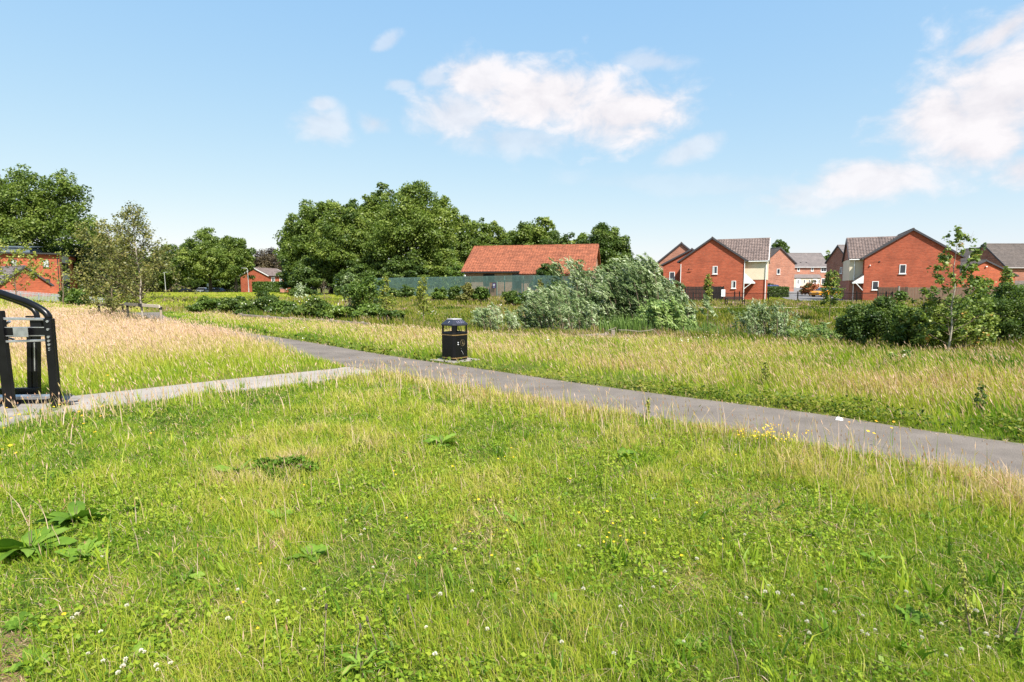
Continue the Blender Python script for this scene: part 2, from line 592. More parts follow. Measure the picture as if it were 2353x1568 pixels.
def px_tree(name, xc, ytop, hw, Y, mat, label, zbot=0.22, group=None, seed=1, nl=9000, leaf=0.42, k=42, extra=(), **kw):
    """tree whose crown is centred on picture column xc, reaches up to ytop and is 2*hw wide at distance Y"""
    sc = Y / FD
    X = (xc - CXD) * sc
    z0 = T(X, Y)
    top = at(xc, ytop, Y).z - z0
    r = hw * sc * 1.08
    zb = top * max(0.0, zbot - 0.06)
    cr = [(0, 0, (top + zb) / 2, r, r * 0.9, (top - zb) / 2, 0.8), (0, -0.2 * r, zb + (top - zb) * 0.36, r * 1.12, r, (top - zb) * 0.36, 0.5)]
    for (ex, ey, er, erz) in extra:     # extra lobes in picture units: dx, y of centre, radius, vertical radius
        cr.append(((ex - xc) * sc, 0.3 * r * math.sin(ex), at(ex, ey, Y).z - z0, er * sc, er * sc * 0.9, erz * sc, max(0.25, er / hw)))
    return make_tree(name, X, Y, cr, mat, label, group=group, seed=seed, nl=int(nl * 2.9), leaf=leaf * 0.72, k=int(k * 2.2), z0=z0, trunk_r=max(0.12, top * 0.022), **kw)


def make_bush(name, X, Y, lobes, mat, label, cat="shrub", group=None, seed=1, nl=4000, leaf=0.13, asp=0.6, k=26, tint=(0.5, 0.2), stems=7,
              droop=None, br=(0.22, 0.4), bark="bark_twig", shell=0.35, z0=None):
    """shrub growing from the ground; lobes = (dx, dy, z_centre, rx, ry, rz)"""
    rng = np.random.default_rng(seed)
    z0 = T(X, Y) if z0 is None else z0
    root = empty(name, (X, Y, z0), 0, label, cat, group)
    blobs = []
    tot = sum(l[3] * l[5] for l in lobes)
    for (dx, dy, cz, rx, ry, rz) in lobes:
        blobs += crown_blobs(dx, dy, cz, rx, ry, rz, max(5, int(k * rx * rz / tot)), rng, br)
    p, d, idx = blob_points(blobs, nl, rng, shell)
    keep = p[:, 2] > 0.03
    p, d, idx = p[keep], d[keep], idx[keep]
    n = len(p)
    nrm = unit(d * 0.55 + np.array([0, 0, 0.4]) + rng.normal(size=(n, 3)) * 0.7)
    bt = np.clip(rng.normal(tint[0], tint[1], len(blobs)), 0.05, 0.95)
    tn = np.clip(bt[idx] + rng.normal(0, 0.16, n), 0, 1)
    V, Q, tt = leaf_arrays(p, nrm, leaf * rng.uniform(0.6, 1.4, n), asp, tn, rng, droop)
    np_object("foliage", V, Q, None, M[mat], root, {"tint": tt})
    mb = MB()
    hmax = max(l[2] for l in lobes)
    for i in range(stems):
        b = blobs[rng.integers(len(blobs))]
        e = Vector(b[:3])
        s = Vector((b[0] * 0.25 + rng.normal() * 0.05, b[1] * 0.25, -0.1))
        mb.tube([s, s.lerp(e, 0.5) + Vector((0, 0, 0.1)), e], [0.014 * hmax + 0.008, 0.01 * hmax + 0.006, 0.004], 5)
    mb.build("stems", M[bark], root, smooth=True)
    return root


def px_bush(name, xc, ytop, ybase, hw, mat, label, Y=None, lobes=None, seed=1, **kw):
    """shrub by picture box: centre column, top row, base row; distance from the ground under it unless given"""
    if Y is None:
        g = ground(xc, ybase)
        Y = g.y
    sc = Y / FD
    X = (xc - CXD) * sc
    z0 = T(X, Y)
    top = max(0.3, at(xc, ytop, Y).z - z0)
    r = hw * sc * 1.18
    if lobes is None:
        rng = np.random.default_rng(seed + 77)
        lobes = [(0, 0, top * 0.5, r * 0.72, r * 0.62, top * 0.5)]
        for i in range(3):
            s = rng.uniform(0.5, 0.85)
            lobes.append((rng.uniform(-0.5, 0.5) * r, rng.uniform(-0.4, 0.4) * r, top * s * 0.48, r * 0.5, r * 0.5, top * s * 0.5))
    else:
        lobes = [((lx - xc) * sc, ly, at(lx, lcy, Y).z - z0, lr * sc, lr * sc * 0.8, lrz * sc) for (lx, ly, lcy, lr, lrz) in lobes]
    return make_bush(name, X, Y, lobes, mat, label, seed=seed, z0=z0, **kw)


def willow(name, X, Y, wands, mat, label, seed=1, leaf=0.17, per=26, spread=0.16, lean=(-0.35, 0, 0), group=None, tint=0.55, cat="shrub"):
    """wind-swept willow: upright wands (dx, dy, length, tilt) clothed in narrow leaves streaming one way"""
    rng = np.random.default_rng(seed)
    z0 = T(X, Y)
    root = empty(name, (X, Y, z0), 0, label, cat, group)
    mb = MB()
    P, N, TT, DR = [], [], [], []
    for (dx, dy, hgt, tx) in wands:
        b = np.array([dx, dy, -0.1])
        tip = np.array([dx + tx * hgt + lean[0] * hgt * 0.5, dy + rng.normal() * 0.12 * hgt, hgt])
        mid = b * 0.5 + tip * 0.5 + np.array([-(lean[0]) * hgt * 0.12, 0, 0.05 * hgt])
        ts = np.linspace(0, 1, 7)[:, None]
        curve = (1 - ts) ** 2 * b + 2 * ts * (1 - ts) * mid + ts ** 2 * tip
        mb.tube([tuple(q) for q in curve], list(np.linspace(0.012 + 0.006 * hgt, 0.003, 7)), 4, False)
        k = max(3, int(per * hgt * rng.uniform(0.8, 1.2) / 15))
        bt = np.clip(rng.normal(tint, 0.14), 0.1, 0.95)
        for q in range(k):
            t = rng.random() ** 0.7 * 0.92 + 0.08
            c = (1 - t) ** 2 * b + 2 * t * (1 - t) * mid + t ** 2 * tip
            wd = spread * hgt ** 0.6 * (1.2 - t) * 1.7
            c = c + rng.normal(size=3) * wd * 0.5
            tw = np.array([lean[0] * 2.0 + tx + rng.normal() * 0.4, rng.normal() * 0.4, 0.9 + rng.normal() * 0.25])
            tw /= np.linalg.norm(tw)
            ln_ = rng.uniform(0.18, 0.42) * (0.5 + 0.25 * hgt)
            u = rng.random(15)[:, None]
            side = rng.normal(size=(15, 3))
            p_ = c + tw * ln_ * (u - 0.3) + side * 0.028 + np.array([lean[0], 0, -0.25]) * (u ** 2) * ln_ * 0.6
            P.append(p_)
            DR.append(tw + side * 0.32)
            N.append(unit(side * 0.4 + np.array([0.25, -0.45, 0.6]) + rng.normal(size=(15, 3)) * 0.45))
            TT.append(np.clip(bt + rng.normal(0, 0.15) + rng.normal(0, 0.12, 15), 0, 1))
    P, N, TT, DR = np.concatenate(P), np.concatenate(N), np.concatenate(TT), np.concatenate(DR)
    keep = P[:, 2] > 0.02
    P, N, TT, DR = P[keep], N[keep], TT[keep], DR[keep]
    V, Q, tt = leaf_arrays(P, N, leaf * rng.uniform(0.6, 1.4, len(P)), 0.28, TT, rng, DR)
    np_object("foliage", V, Q, None, M[mat], root, {"tint": tt})
    mb.build("stems", M["bark_twig"], root, smooth=True)
    return root


def sapling(name, X, Y, hgt, label, mat="leaf_maple", bark="bark_pale", seed=1, trunk=0.3, levels=14, reach=0.28, nl=900, leaf=0.09, asp=0.7,
            tr=0.02, up=0.75, group=None, cat="tree", spread=0.10, lean=0.0, subs=4, tint=(0.55, 0.2), z0=None, taper=1.0, bare=0.12, clump=1):
    """young tree: slim stem, side branches with twigs, leaves gathered along the twigs"""
    rng = np.random.default_rng(seed)
    z0 = T(X, Y) if z0 is None else z0
    root = empty(name, (X, Y, z0), 0, label, cat, group)
    mb = MB()
    tip = Vector((lean, 0, hgt))
    n = 7
    st = [Vector((lean * (i / n) ** 1.5 + 0.006 * hgt * rng.normal(), 0.006 * hgt * rng.normal(), -0.1 + (hgt + 0.1) * i / n)) for i in range(n + 1)]
    mb.tube(st, [tr * (1 - 0.9 * i / n) for i in range(n + 1)], 7)
    anch = []
    br = MB()
    for i in range(levels):
        t = trunk + (0.97 - trunk) * (i + rng.random() * 0.6) / levels
        k = min(n - 1, int(t * n))
        s = st[k].lerp(st[k + 1], t * n - k)
        a = i * 2.4 + rng.normal() * 0.4
        ln = hgt * reach * (1.05 - taper * ((t - trunk) / (1 - trunk)) ** 1.3 * 0.85) * rng.uniform(0.7, 1.2)
        d = Vector((math.cos(a), math.sin(a), up + rng.normal() * 0.15)).normalized()
        e = s + d * ln
        m = s.lerp(e, 0.5) - Vector((0, 0, 0.05 * ln))
        r0 = tr * 0.38 * (1 - 0.6 * t)
        br.tube([s, m, e], [r0, r0 * 0.6, r0 * 0.2], 5, False)
        anch += [(m.lerp(e, q), ln) for q in (0.3, 0.7, 1.0)]
        for j in range(subs):
            q = rng.uniform(0.3, 0.95)
            ss = s.lerp(m, q * 2) if q < 0.5 else m.lerp(e, q * 2 - 1)
            dd = (d + Vector(rng.normal(size=3)) * 0.65).normalized()
            ee = ss + dd * ln * rng.uniform(0.3, 0.55)
            br.tube([ss, ee], [r0 * 0.35, r0 * 0.1], 4, False)
            anch += [(ss.lerp(ee, 0.6), ln), (ee, ln)]
    anch += [(st[-1], hgt * 0.1), (st[-2].lerp(st[-1], 0.5), hgt * 0.1)]
    A = np.array([tuple(a[0]) for a in anch])
    wl = np.array([a_[1] for a_ in anch]) ** 1.3 + 0.02 * hgt
    idx = rng.choice(len(A), size=nl, p=wl / wl.sum())
    if clump > 1:
        idx = np.repeat(idx[: nl // clump], clump)
    off = rng.normal(size=(len(idx), 3)) * spread * hgt * 0.3
    P = A[idx] + off
    N = unit(off * 1.2 / (spread * hgt) + np.array([0, -0.1, 0.7]) + rng.normal(size=(len(idx), 3)) * 0.6)
    bt = np.clip(rng.normal(tint[0], tint[1], len(A)), 0.05, 0.97)
    tn = np.clip(bt[idx] + rng.normal(0, 0.12, len(idx)), 0, 1)
    V, Q, tt = leaf_arrays(P, N, leaf * rng.uniform(0.6, 1.35, len(P)), asp, tn, rng)
    np_object("crown", V, Q, None, M[mat], root, {"tint": tt})
    t_o = mb.build("trunk", M[bark], root, smooth=True)
    br.build("branches", M[bark if bark != "bark_pale" else "bark_twig"], root, smooth=True)
    return root


# ------------------------------------------------------------------ grass
class Blades:
    """gathers blades (tapered bent strips) and seed heads (diamonds) into one mesh"""

    def __init__(s):
        s.V, s.Q, s.Tr, s.t, s.n = [], [], [], [], 0

    def blades(s, p, h, w, lean, tint, rng, wind=0.0, bend=0.5):
        n = len(p)
        az = rng.random(n) * 2 * np.pi
        b = np.stack([np.cos(az), np.sin(az), np.zeros(n)], 1) * (w * 0.5)[:, None]
        la = rng.random(n) * 2 * np.pi
        l = np.abs(rng.normal(0, lean, n)) * h
        off = np.stack([np.cos(la) * l + wind * h, np.sin(la) * l, np.zeros(n)], 1)
        up = np.zeros((n, 3))
        up[:, 2] = h
        V = np.empty((n, 5, 3))
        V[:, 0] = p - b
        V[:, 1] = p + b
        m = p + off * (0.5 - bend * 0.4) + up * 0.55
        V[:, 2] = m + b * 0.8
        V[:, 3] = m - b * 0.8
        tip = p + off + up * np.clip(1 - 0.3 * (l / h) ** 2, 0.4, 1)[:, None]
        V[:, 4] = tip
        base = s.n + np.arange(n)[:, None] * 5
        s.Q.append(base + np.array([[0, 1, 2, 3]]))
        s.Tr.append(base + np.array([[3, 2, 4]]))
        s.V.append(V.reshape(-1, 3))
        s.t.append(np.repeat(np.clip(tint, 0, 1), 5))
        s.n += 5 * n
        return tip, off

    def heads(s, c, d, ln, wd, tint, rng):
        """pointed heads: two crossed diamonds each"""
        n = len(c)
        d = unit(d)
        for k in range(2):
            r = rng.normal(size=(n, 3))
            b = unit(np.cross(d, r)) * (wd * 0.5)[:, None]
            a = d * (ln * 0.5)[:, None]
            V = np.stack([c - a, c + b, c + a, c - b], 1)
            s.Q.append(s.n + np.arange(4 * n).reshape(n, 4))
            s.V.append(V.reshape(-1, 3))
            s.t.append(np.repeat(np.clip(tint, 0, 1), 4))
            s.n += 4 * n

    def leaves(s, c, nrm, size, asp, tint, rng):
        V, Q, tt = leaf_arrays(c, nrm, size, asp, tint, rng)
        s.Q.append(Q + s.n)
        s.V.append(V)
        s.t.append(np.clip(tt, 0, 1))
        s.n += len(V)

    def build(s, name, mat, label, cat, parent=None):
        o = np_object(name, np.concatenate(s.V), np.concatenate(s.Q), np.concatenate(s.Tr) if s.Tr else None, M[mat], parent, {"tint": np.concatenate(s.t)})
        if label:
            tag(o, label, cat, kind="stuff")
        return o


def in_poly(px, py, poly):
    inside = np.zeros(len(px), dtype=bool)
    j = len(poly) - 1
    for i in range(len(poly)):
        xi, yi = poly[i][0], poly[i][1]
        xj, yj = poly[j][0], poly[j][1]
        c = ((yi > py) != (yj > py)) & (px < (xj - xi) * (py - yi) / (yj - yi + 1e-12) + xi)
        inside ^= c
        j = i
    return inside


def dist_line(px, py, line):
    best = np.full(len(px), 1e9)
    for (a, b) in zip(line[:-1], line[1:]):
        ax, ay, bx, by = a[0], a[1], b[0], b[1]
        dx, dy = bx - ax, by - ay
        t = np.clip(((px - ax) * dx + (py - ay) * dy) / (dx * dx + dy * dy + 1e-12), 0, 1)
        best = np.minimum(best, np.hypot(px - ax - t * dx, py - ay - t * dy))
    return best


def side_of(px, py, line):
    """signed distance: positive to the left of the line's direction"""
    best = np.full(len(px), 1e9)
    sg = np.zeros(len(px))
    for (a, b) in zip(line[:-1], line[1:]):
        ax, ay, bx, by = a[0], a[1], b[0], b[1]
        dx, dy = bx - ax, by - ay
        t = np.clip(((px - ax) * dx + (py - ay) * dy) / (dx * dx + dy * dy + 1e-12), 0, 1)
        d = np.hypot(px - ax - t * dx, py - ay - t * dy)
        c = dx * (py - ay) - dy * (px - ax)
        u = d < best
        best = np.where(u, d, best)
        sg = np.where(u, np.sign(c), sg)
    return best * sg


def scatter(y0, y1, dens, rng, margin=2.5, k=0.94):
    """points over the wedge of ground in view (and a step to each side) between two distances; dens(d) per square metre"""
    P = []
    ys = np.geomspace(y0, y1, 24)
    for a, b in zip(ys[:-1], ys[1:]):
        hw = k * b + margin
        m = rng.poisson(dens((a + b) / 2) * (b - a) * 2 * hw)
        P.append(np.stack([rng.uniform(-hw, hw, m), rng.uniform(a, b, m)], 1))
    return np.concatenate(P)

# ------------------------------------------------------------------ camera, sun, sky
cam = bpy.data.cameras.new("camera")
cam.sensor_width = 36.0
cam.lens = FD / 2353.0 * 36.0
cam.clip_start = 0.05
cam.clip_end = 3000
cam_o = bpy.data.objects.new("camera", cam)
COL.objects.link(cam_o)
cam_o.location = (0, 0, CAM_H)
cam_o.rotation_euler = (math.pi / 2 - PITCH, 0, 0)
scene.camera = cam_o

SUN_EL = rad(51)
SUN_AZ = math.atan2(0.45, -0.80)            # compass angle from +Y towards +X: behind the camera, to its right
sdir = Vector((math.sin(SUN_AZ) * math.cos(SUN_EL), math.cos(SUN_AZ) * math.cos(SUN_EL), math.sin(SUN_EL)))
sl = bpy.data.lights.new("sun", "SUN")
sl.energy = 5.0
sl.angle = rad(0.53)
sl.color = (1.0, 0.955, 0.88)
so = bpy.data.objects.new("sun", sl)
COL.objects.link(so)
so.rotation_euler = (-sdir).to_track_quat("-Z", "Y").to_euler()
so.location = (20, -30, 60)

world = bpy.data.worlds.new("World")
scene.world = world
world.use_nodes = True
wt = world.node_tree
bg = wt.nodes["Background"]
SKY_STRENGTH = 0.15
bg.inputs["Strength"].default_value = SKY_STRENGTH
sky = wt.nodes.new("ShaderNodeTexSky")
sky.sky_type = "NISHITA"
sky.sun_disc = False
sky.sun_elevation = SUN_EL
sky.sun_rotation = SUN_AZ
sky.altitude = 100
sky.air_density = 1.0
sky.dust_density = 0.6
sky.ozone_density = 2.0


def wn(typ, **kw):
    n = wt.nodes.new(typ)
    for k, v in kw.items():
        setattr(n, k, v)
    return n


def wm(op, a, b=None, c=None):
    n = wn("ShaderNodeMath", operation=op)
    for i, v in enumerate((a, b, c)):
        if v is None:
            continue
        if isinstance(v, (int, float)):
            n.inputs[i].default_value = v
        else:
            wt.links.new(v, n.inputs[i])
    return n.outputs[0]


SKY_OFF = (8.1, 5.2, 0.0)
tcw = wn("ShaderNodeTexCoord").outputs["Generated"]
sep = wn("ShaderNodeSeparateXYZ")
wt.links.new(tcw, sep.inputs[0])
az = wm("ARCTAN2", sep.outputs[0], sep.outputs[1])
el = wm("ARCSINE", sep.outputs[2])
cmb = wn("ShaderNodeCombineXYZ")
wt.links.new(az, cmb.inputs[0])
wt.links.new(wm("MULTIPLY", el, 1.5), cmb.inputs[1])
cn = wn("ShaderNodeTexNoise")
cn.inputs["Scale"].default_value = 13.0
cn.inputs["Detail"].default_value = 9.0
cn.inputs["Roughness"].default_value = 0.58
cof = wn("ShaderNodeVectorMath", operation="ADD")
cof.inputs[1].default_value = SKY_OFF
wt.links.new(cmb.outputs[0], cof.inputs[0])
wt.links.new(cof.outputs[0], cn.inputs["Vector"])
cn.inputs["Distortion"].default_value = 0.25
nz_big = wm("SUBTRACT", cn.outputs[0], 0.5)
CLOUDS = [  # picture column, row, half width, half height, density, tilt
    (1250, 225, 230, 75, 1.0, 0), (1420, 265, 175, 75, 1.0, 0), (1105, 185, 105, 55, 0.95, 0), (1055, 262, 120, 60, 0.75, 0), (1190, 320, 190, 35, 0.42, 0),
    (2300, 225, 300, 150, 1.0, 0.2), (2180, 265, 165, 95, 1.0, 0), (2250, 330, 170, 70, 1.0, 0), (2370, 385, 110, 50, 0.9, 0), (2310, 70, 120, 38, 0.95, 0.55), (2235, 105, 60, 22, 0.8, 0.3),
    (2000, 412, 165, 50, 0.9, 0), (1880, 452, 150, 36, 0.55, 0), (745, 288, 66, 40, 0.5, 0), (860, 283, 42, 24, 0.5, 0), (888, 97, 36, 18, 0.38, 0.5),
    (1000, 180, 44, 26, 0.5, 0), (920, 195, 36, 14, 0.4, 0), (1490, 140, 95, 22, 0.42, -0.1), (1585, 345, 80, 30, 0.5, 0.3), (1600, 425, 330, 24, 0.16, -0.08), (740, 240, 30, 18, 0.55, 0)]
cov = None
for (cx, cy, rx, ry, den, tl) in CLOUDS:
    d = ray(cx, cy)
    d = d / np.linalg.norm(d)
    a0 = math.atan2(d[0], d[1])
    e0 = math.asin(d[2])
    k = math.cos(math.atan((cx - CXD) / FD)) ** 2
    ra, re_ = rx / FD * k, ry / FD * (0.5 + 0.5 * k)
    da = wm("SUBTRACT", az, a0)
    de = wm("SUBTRACT", el, e0)
    de2 = wm("MULTIPLY_ADD", da, -tl, de)
    q = wm("ADD", wm("POWER", wm("ABSOLUTE", wm("DIVIDE", da, ra)), 2.0), wm("POWER", wm("ABSOLUTE", wm("DIVIDE", de2, re_)), 2.0))
    f = wm("SUBTRACT", 1.0, wm("SQRT", q))
    f = wm("MULTIPLY_ADD", nz_big, 2.5, f)
    mr = wn("ShaderNodeMapRange", interpolation_type="SMOOTHSTEP")
    mr.inputs["From Min"].default_value = -0.25
    mr.inputs["From Max"].default_value = 0.7
    mr.inputs["To Min"].default_value = 0.0
    mr.inputs["To Max"].default_value = den
    wt.links.new(f, mr.inputs["Value"])
    cov = mr.outputs[0] if cov is None else wm("MAXIMUM", cov, mr.outputs[0])
# the blue of the sky, lifted a little and paling to the horizon as damp summer air does
sk = wn("ShaderNodeSeparateColor")
wt.links.new(sky.outputs[0], sk.inputs[0])
hs = wn("ShaderNodeCombineColor")
for ch, (pw, scl) in enumerate(((0.66, 1.12), (0.40, 1.69), (0.10, 3.0))):
    wt.links.new(wm("MULTIPLY", wm("POWER", sk.outputs[ch], pw), scl), hs.inputs[ch])
CLOUD_C = (3.75, 3.72, 3.78)
mixs = wn("ShaderNodeMix", data_type="RGBA")
wt.links.new(cov, mixs.inputs[0])
wt.links.new(hs.outputs[0], mixs.inputs[6])
cc = wn("ShaderNodeValToRGB")
cc.color_ramp.elements[0].position = 0.35
cc.color_ramp.elements[0].color = (0.80, 0.79, 0.83, 1)
cc.color_ramp.elements[1].position = 0.6
cc.color_ramp.elements[1].color = (0.97, 0.95, 0.96, 1)
wt.links.new(cn.outputs[0], cc.inputs[0])
cm = wn("ShaderNodeMix", data_type="RGBA", blend_type="MULTIPLY")
cm.inputs[0].default_value = 1.0
wt.links.new(cc.outputs[0], cm.inputs[6])
cm.inputs[7].default_value = (*CLOUD_C, 1)
wt.links.new(cm.outputs[2], mixs.inputs[7])
wt.links.new(mixs.outputs[2], bg.inputs["Color"])

vs = scene.view_settings
vs.view_transform = "Standard"
vs.look = "None"
vs.exposure = 0.86
vs.gamma = 1.0
cy_ = scene.cycles
cy_.max_bounces = 5
cy_.diffuse_bounces = 3
cy_.glossy_bounces = 2
cy_.transmission_bounces = 4
cy_.transparent_max_bounces = 4
cy_.caustics_reflective = False
cy_.caustics_refractive = False

# ------------------------------------------------------------------ paths
def chaikin(p, n=2):
    for _ in range(n):
        q = [p[0]]
        for a, b in zip(p[:-1], p[1:]):
            q.append(tuple(a[i] * 0.75 + b[i] * 0.25 for i in range(2)))
            q.append(tuple(a[i] * 0.25 + b[i] * 0.75 for i in range(2)))
        q.append(p[-1])
        p = q
    return p


def offset(line, d):
    out = []
    for i in range(len(line)):
        a = line[max(i - 1, 0)]
        b = line[min(i + 1, len(line) - 1)]
        dx, dy = b[0] - a[0], b[1] - a[1]
        l = math.hypot(dx, dy)
        out.append((line[i][0] + dy / l * d, line[i][1] - dx / l * d))
    return out


far_px = [(368, 718), (374, 725), (400, 738), (470, 752), (560, 765), (700, 785), (900, 820), (1080, 845), (1300, 878), (1500, 905), (1700, 930), (1900, 955), (2100, 988), (2353, 1022)]
FAR = [(ground(*p).x, ground(*p).y) for p in far_px]
dxe, dye = FAR[-1][0] - FAR[-2][0], FAR[-1][1] - FAR[-2][1]
FAR.append((FAR[-1][0] + dxe * 4, FAR[-1][1] + dye * 4))
FAR = chaikin(FAR, 2)
PW = 1.68
CEN = offset(FAR, PW / 2)
NEAR = offset(FAR, PW)


def strip(name, A, B, mat, lift, mid=3, label=None, cat=None):
    V, Q = [], []
    rng = np.random.default_rng(len(A))
    for a, b in zip(A, B):
        for j in range(mid + 1):
            t = j / mid
            x, y = a[0] * (1 - t) + b[0] * t, a[1] * (1 - t) + b[1] * t
            V.append((x, y, T(x, y) + lift))
    w = mid + 1
    for i in range(len(A) - 1):
        for j in range(mid):
            Q.append((i * w + j, i * w + j + 1, (i + 1) * w + j + 1, (i + 1) * w + j))
    mb = MB().add(V, Q)
    o = mb.build(name, mat)
    o["kind"] = "structure"
    if label:
        o["label"], o["category"] = label, cat
    return o


def tarmac(name, c, speck=0.35, patch=0.18):
    m = NT(name)
    tc = m.n("ShaderNodeTexCoord").outputs["Object"]
    f = m.noise(tc, 110.0, 3, 0.7)
    p = m.noise(tc, 1.3, 5, 0.6)
    a = m.ramp(f, [(0.3, [x * (1 - speck) for x in c]), (0.7, [x * (1 + speck) for x in c])])
    b = m.ramp(p, [(0.3, (1 - patch,) * 3), (0.72, (1 + patch,) * 3)])
    c1 = m.mixc(1.0, a, b, "MULTIPLY")
    v = m.n("ShaderNodeTexVoronoi", i_Scale=26.0)
    m.l(tc, v.inputs["Vector"])
    spot = m.ramp(v.outputs["Distance"], [(0.05, (1, 1, 1)), (0.09, (0, 0, 0))])
    m.l(m.mixc(m.mixc(1.0, spot, m.ramp(m.noise(tc, 3.0, 2), [(0.55, (0, 0, 0)), (0.65, (0.6, 0.6, 0.6))]), "MULTIPLY"), c1, (0.5, 0.42, 0.3)), m.b.inputs["Base Color"])
    m.b.inputs["Roughness"].default_value = 0.92
    m.b.inputs["Specular IOR Level"].default_value = 0.25
    m.bump(f, 0.35, 0.006)
    return m.m


M["tarmac"] = tarmac("path_tarmac", (0.165, 0.138, 0.116), 0.45, 0.26)
M["pale_tarmac"] = tarmac("pale_gravel_path", (0.31, 0.27, 0.235), 0.3)
M["road"] = tarmac("road_tarmac", (0.20, 0.19, 0.185))
M["sand_path"] = tarmac("dusty_path", (0.36, 0.29, 0.2))

strip("path", FAR, NEAR, M["tarmac"], 0.008, 4, "grey tarmac footpath curving from the right edge past the litter bin", "path")

up_px = [(-420, 985), (0, 932), (140, 914), (300, 897), (500, 875), (650, 860), (770, 848), (840, 836)]
lo_px = [(-420, 1060), (0, 985), (110, 957), (300, 930), (480, 908), (650, 890), (830, 866), (930, 850)]
UPE = [(ground(*p).x, ground(*p).y) for p in up_px]
LOE = [(ground(*p).x, ground(*p).y) for p in lo_px]
# carry the two edges on under the main path so that they meet it
strip("side_path", UPE, LOE, M["pale_tarmac"], 0.004, 4, "pale gravel side path leading to the black exercise frame", "path")
SIDE = [((a[0] + b[0]) / 2, (a[1] + b[1]) / 2) for a, b in zip(UPE, LOE)]
SIDE_POLY = UPE + LOE[::-1]

FP = chaikin([(6, 49.5), (12, 47.6), (20, 46.9), (30, 46.6), (42, 46.2), (60, 45.5)], 2)
strip("far_path", offset(FP, -0.8), offset(FP, 0.8), M["sand_path"], 0.03, 3, "dusty far footpath in front of the bench and railings", "path")

# estate road behind the railings, as a sheet that follows the slope
V, Q = [], []
ys = np.linspace(63, 150, 44)
xs0 = np.interp(ys, [63, 75, 95, 110, 150], [32.0, 36.0, 44, 50, 66])
xs1 = np.interp(ys, [63, 75, 95, 110, 150], [38.6, 43.0, 53, 66, 95])
for yy, a, b in zip(ys, xs0, xs1):
    for j in range(6):
        x = a + (b - a) * j / 5
        V.append((x, yy, T(x, yy) + 0.03))
for i in range(len(ys) - 1):
    for j in range(5):
        Q.append((i * 6 + j, i * 6 + j + 1, (i + 1) * 6 + j + 1, (i + 1) * 6 + j))
o = MB().add(V, Q).build("road", M["road"])
o["kind"], o["label"], o["category"] = "structure", "grey estate road rising between the brick houses", "road"

# ------------------------------------------------------------------ ground sheet
gx = np.concatenate([-np.geomspace(900, 72, 14), np.arange(-70, 71, 1.0), np.geomspace(72, 900, 14)])
gy = np.concatenate([np.linspace(-60, -4, 8), np.arange(-3, 112, 1.0), np.geomspace(113, 1400, 22)])
GX, GY = np.meshgrid(gx, gy)
GZ = terrain(GX, GY)
V = np.stack([GX.ravel(), GY.ravel(), GZ.ravel()], 1)
nx_ = len(gx)
I = (np.arange(len(gy) - 1)[:, None] * nx_ + np.arange(nx_ - 1)[None, :]).ravel()
Q = np.stack([I, I + 1, I + nx_ + 1, I + nx_], 1)
gm = NT("earth_thatch_shade")
tc = gm.n("ShaderNodeTexCoord").outputs["Object"]
a = gm.ramp(gm.noise(tc, 9.0, 6, 0.7), [(0.25, (0.05, 0.06, 0.016)), (0.5, (0.105, 0.12, 0.025)), (0.75, (0.19, 0.165, 0.05))])  # earth tones darkened to stand for shade in the gaps between blades
b = gm.ramp(gm.noise(tc, 0.35, 5, 0.6), [(0.3, (0.75, 0.9, 0.7)), (0.7, (1.25, 1.1, 1.0))])
gm.l(gm.mixc(1.0, a, b, "MULTIPLY"), gm.b.inputs["Base Color"])
gm.b.inputs["Roughness"].default_value = 1.0
gm.b.inputs["Specular IOR Level"].default_value = 0.1
o = np_object("ground", V, Q, None, gm.m, smooth=True)
o["kind"], o["label"], o["category"] = "structure", "grassy park ground with a shallow hollow in the middle", "ground"

# worn earth patch at the lower left corner of the view
ep = [ground(x, y) for (x, y) in [(-90, 1480), (20, 1425), (60, 1450), (85, 1490), (55, 1530), (70, 1600), (40, 1680), (-90, 1700)]]
mb = MB()
mb.add([(p.x, p.y, T(p.x, p.y) + 0.004) for p in ep], [tuple(range(len(ep)))])
em = NT("bare_earth")
tc = em.n("ShaderNodeTexCoord").outputs["Object"]
em.l(em.ramp(em.noise(tc, 45, 6, 0.75), [(0.3, (0.10, 0.055, 0.03)), (0.55, (0.22, 0.13, 0.075)), (0.8, (0.42, 0.29, 0.18))]), em.b.inputs["Base Color"])
em.b.inputs["Roughness"].default_value = 1.0
o = mb.build("bare_ground", em.m)
o["kind"], o["label"], o["category"] = "structure", "patch of bare brown earth in the lower left corner", "ground"
EARTH = [(p.x, p.y) for p in ep]

# ------------------------------------------------------------------ grass
BINP = ground(1043.2, 831.5)
GYMP = ground(75, 935)
NOGRASS_D = 0.10


def zone(px, py):
    """signed distances: to the main path (positive beyond it), to the side path (positive beyond it)"""
    return side_of(px, py, CEN), side_of(px, py, SIDE)


def keep_off(px, py, edge=0.02):
    d = np.abs(side_of(px, py, CEN))
    ok = d > PW / 2 + edge
    ok &= ~in_poly(px, py, SIDE_POLY)
    ok &= (np.abs(px - BINP.x) + np.abs(py - BINP.y - 0.25)) > 0.62
    ok &= ~((py > 40) & (np.abs(side_of(px, py, FP)) < 0.85) & (px > 4))
    return ok


def z3(P, dz=-0.01):
    return np.column_stack([P[:, 0], P[:, 1], terrain(P[:, 0], P[:, 1]) + dz])


rng = np.random.default_rng(3)
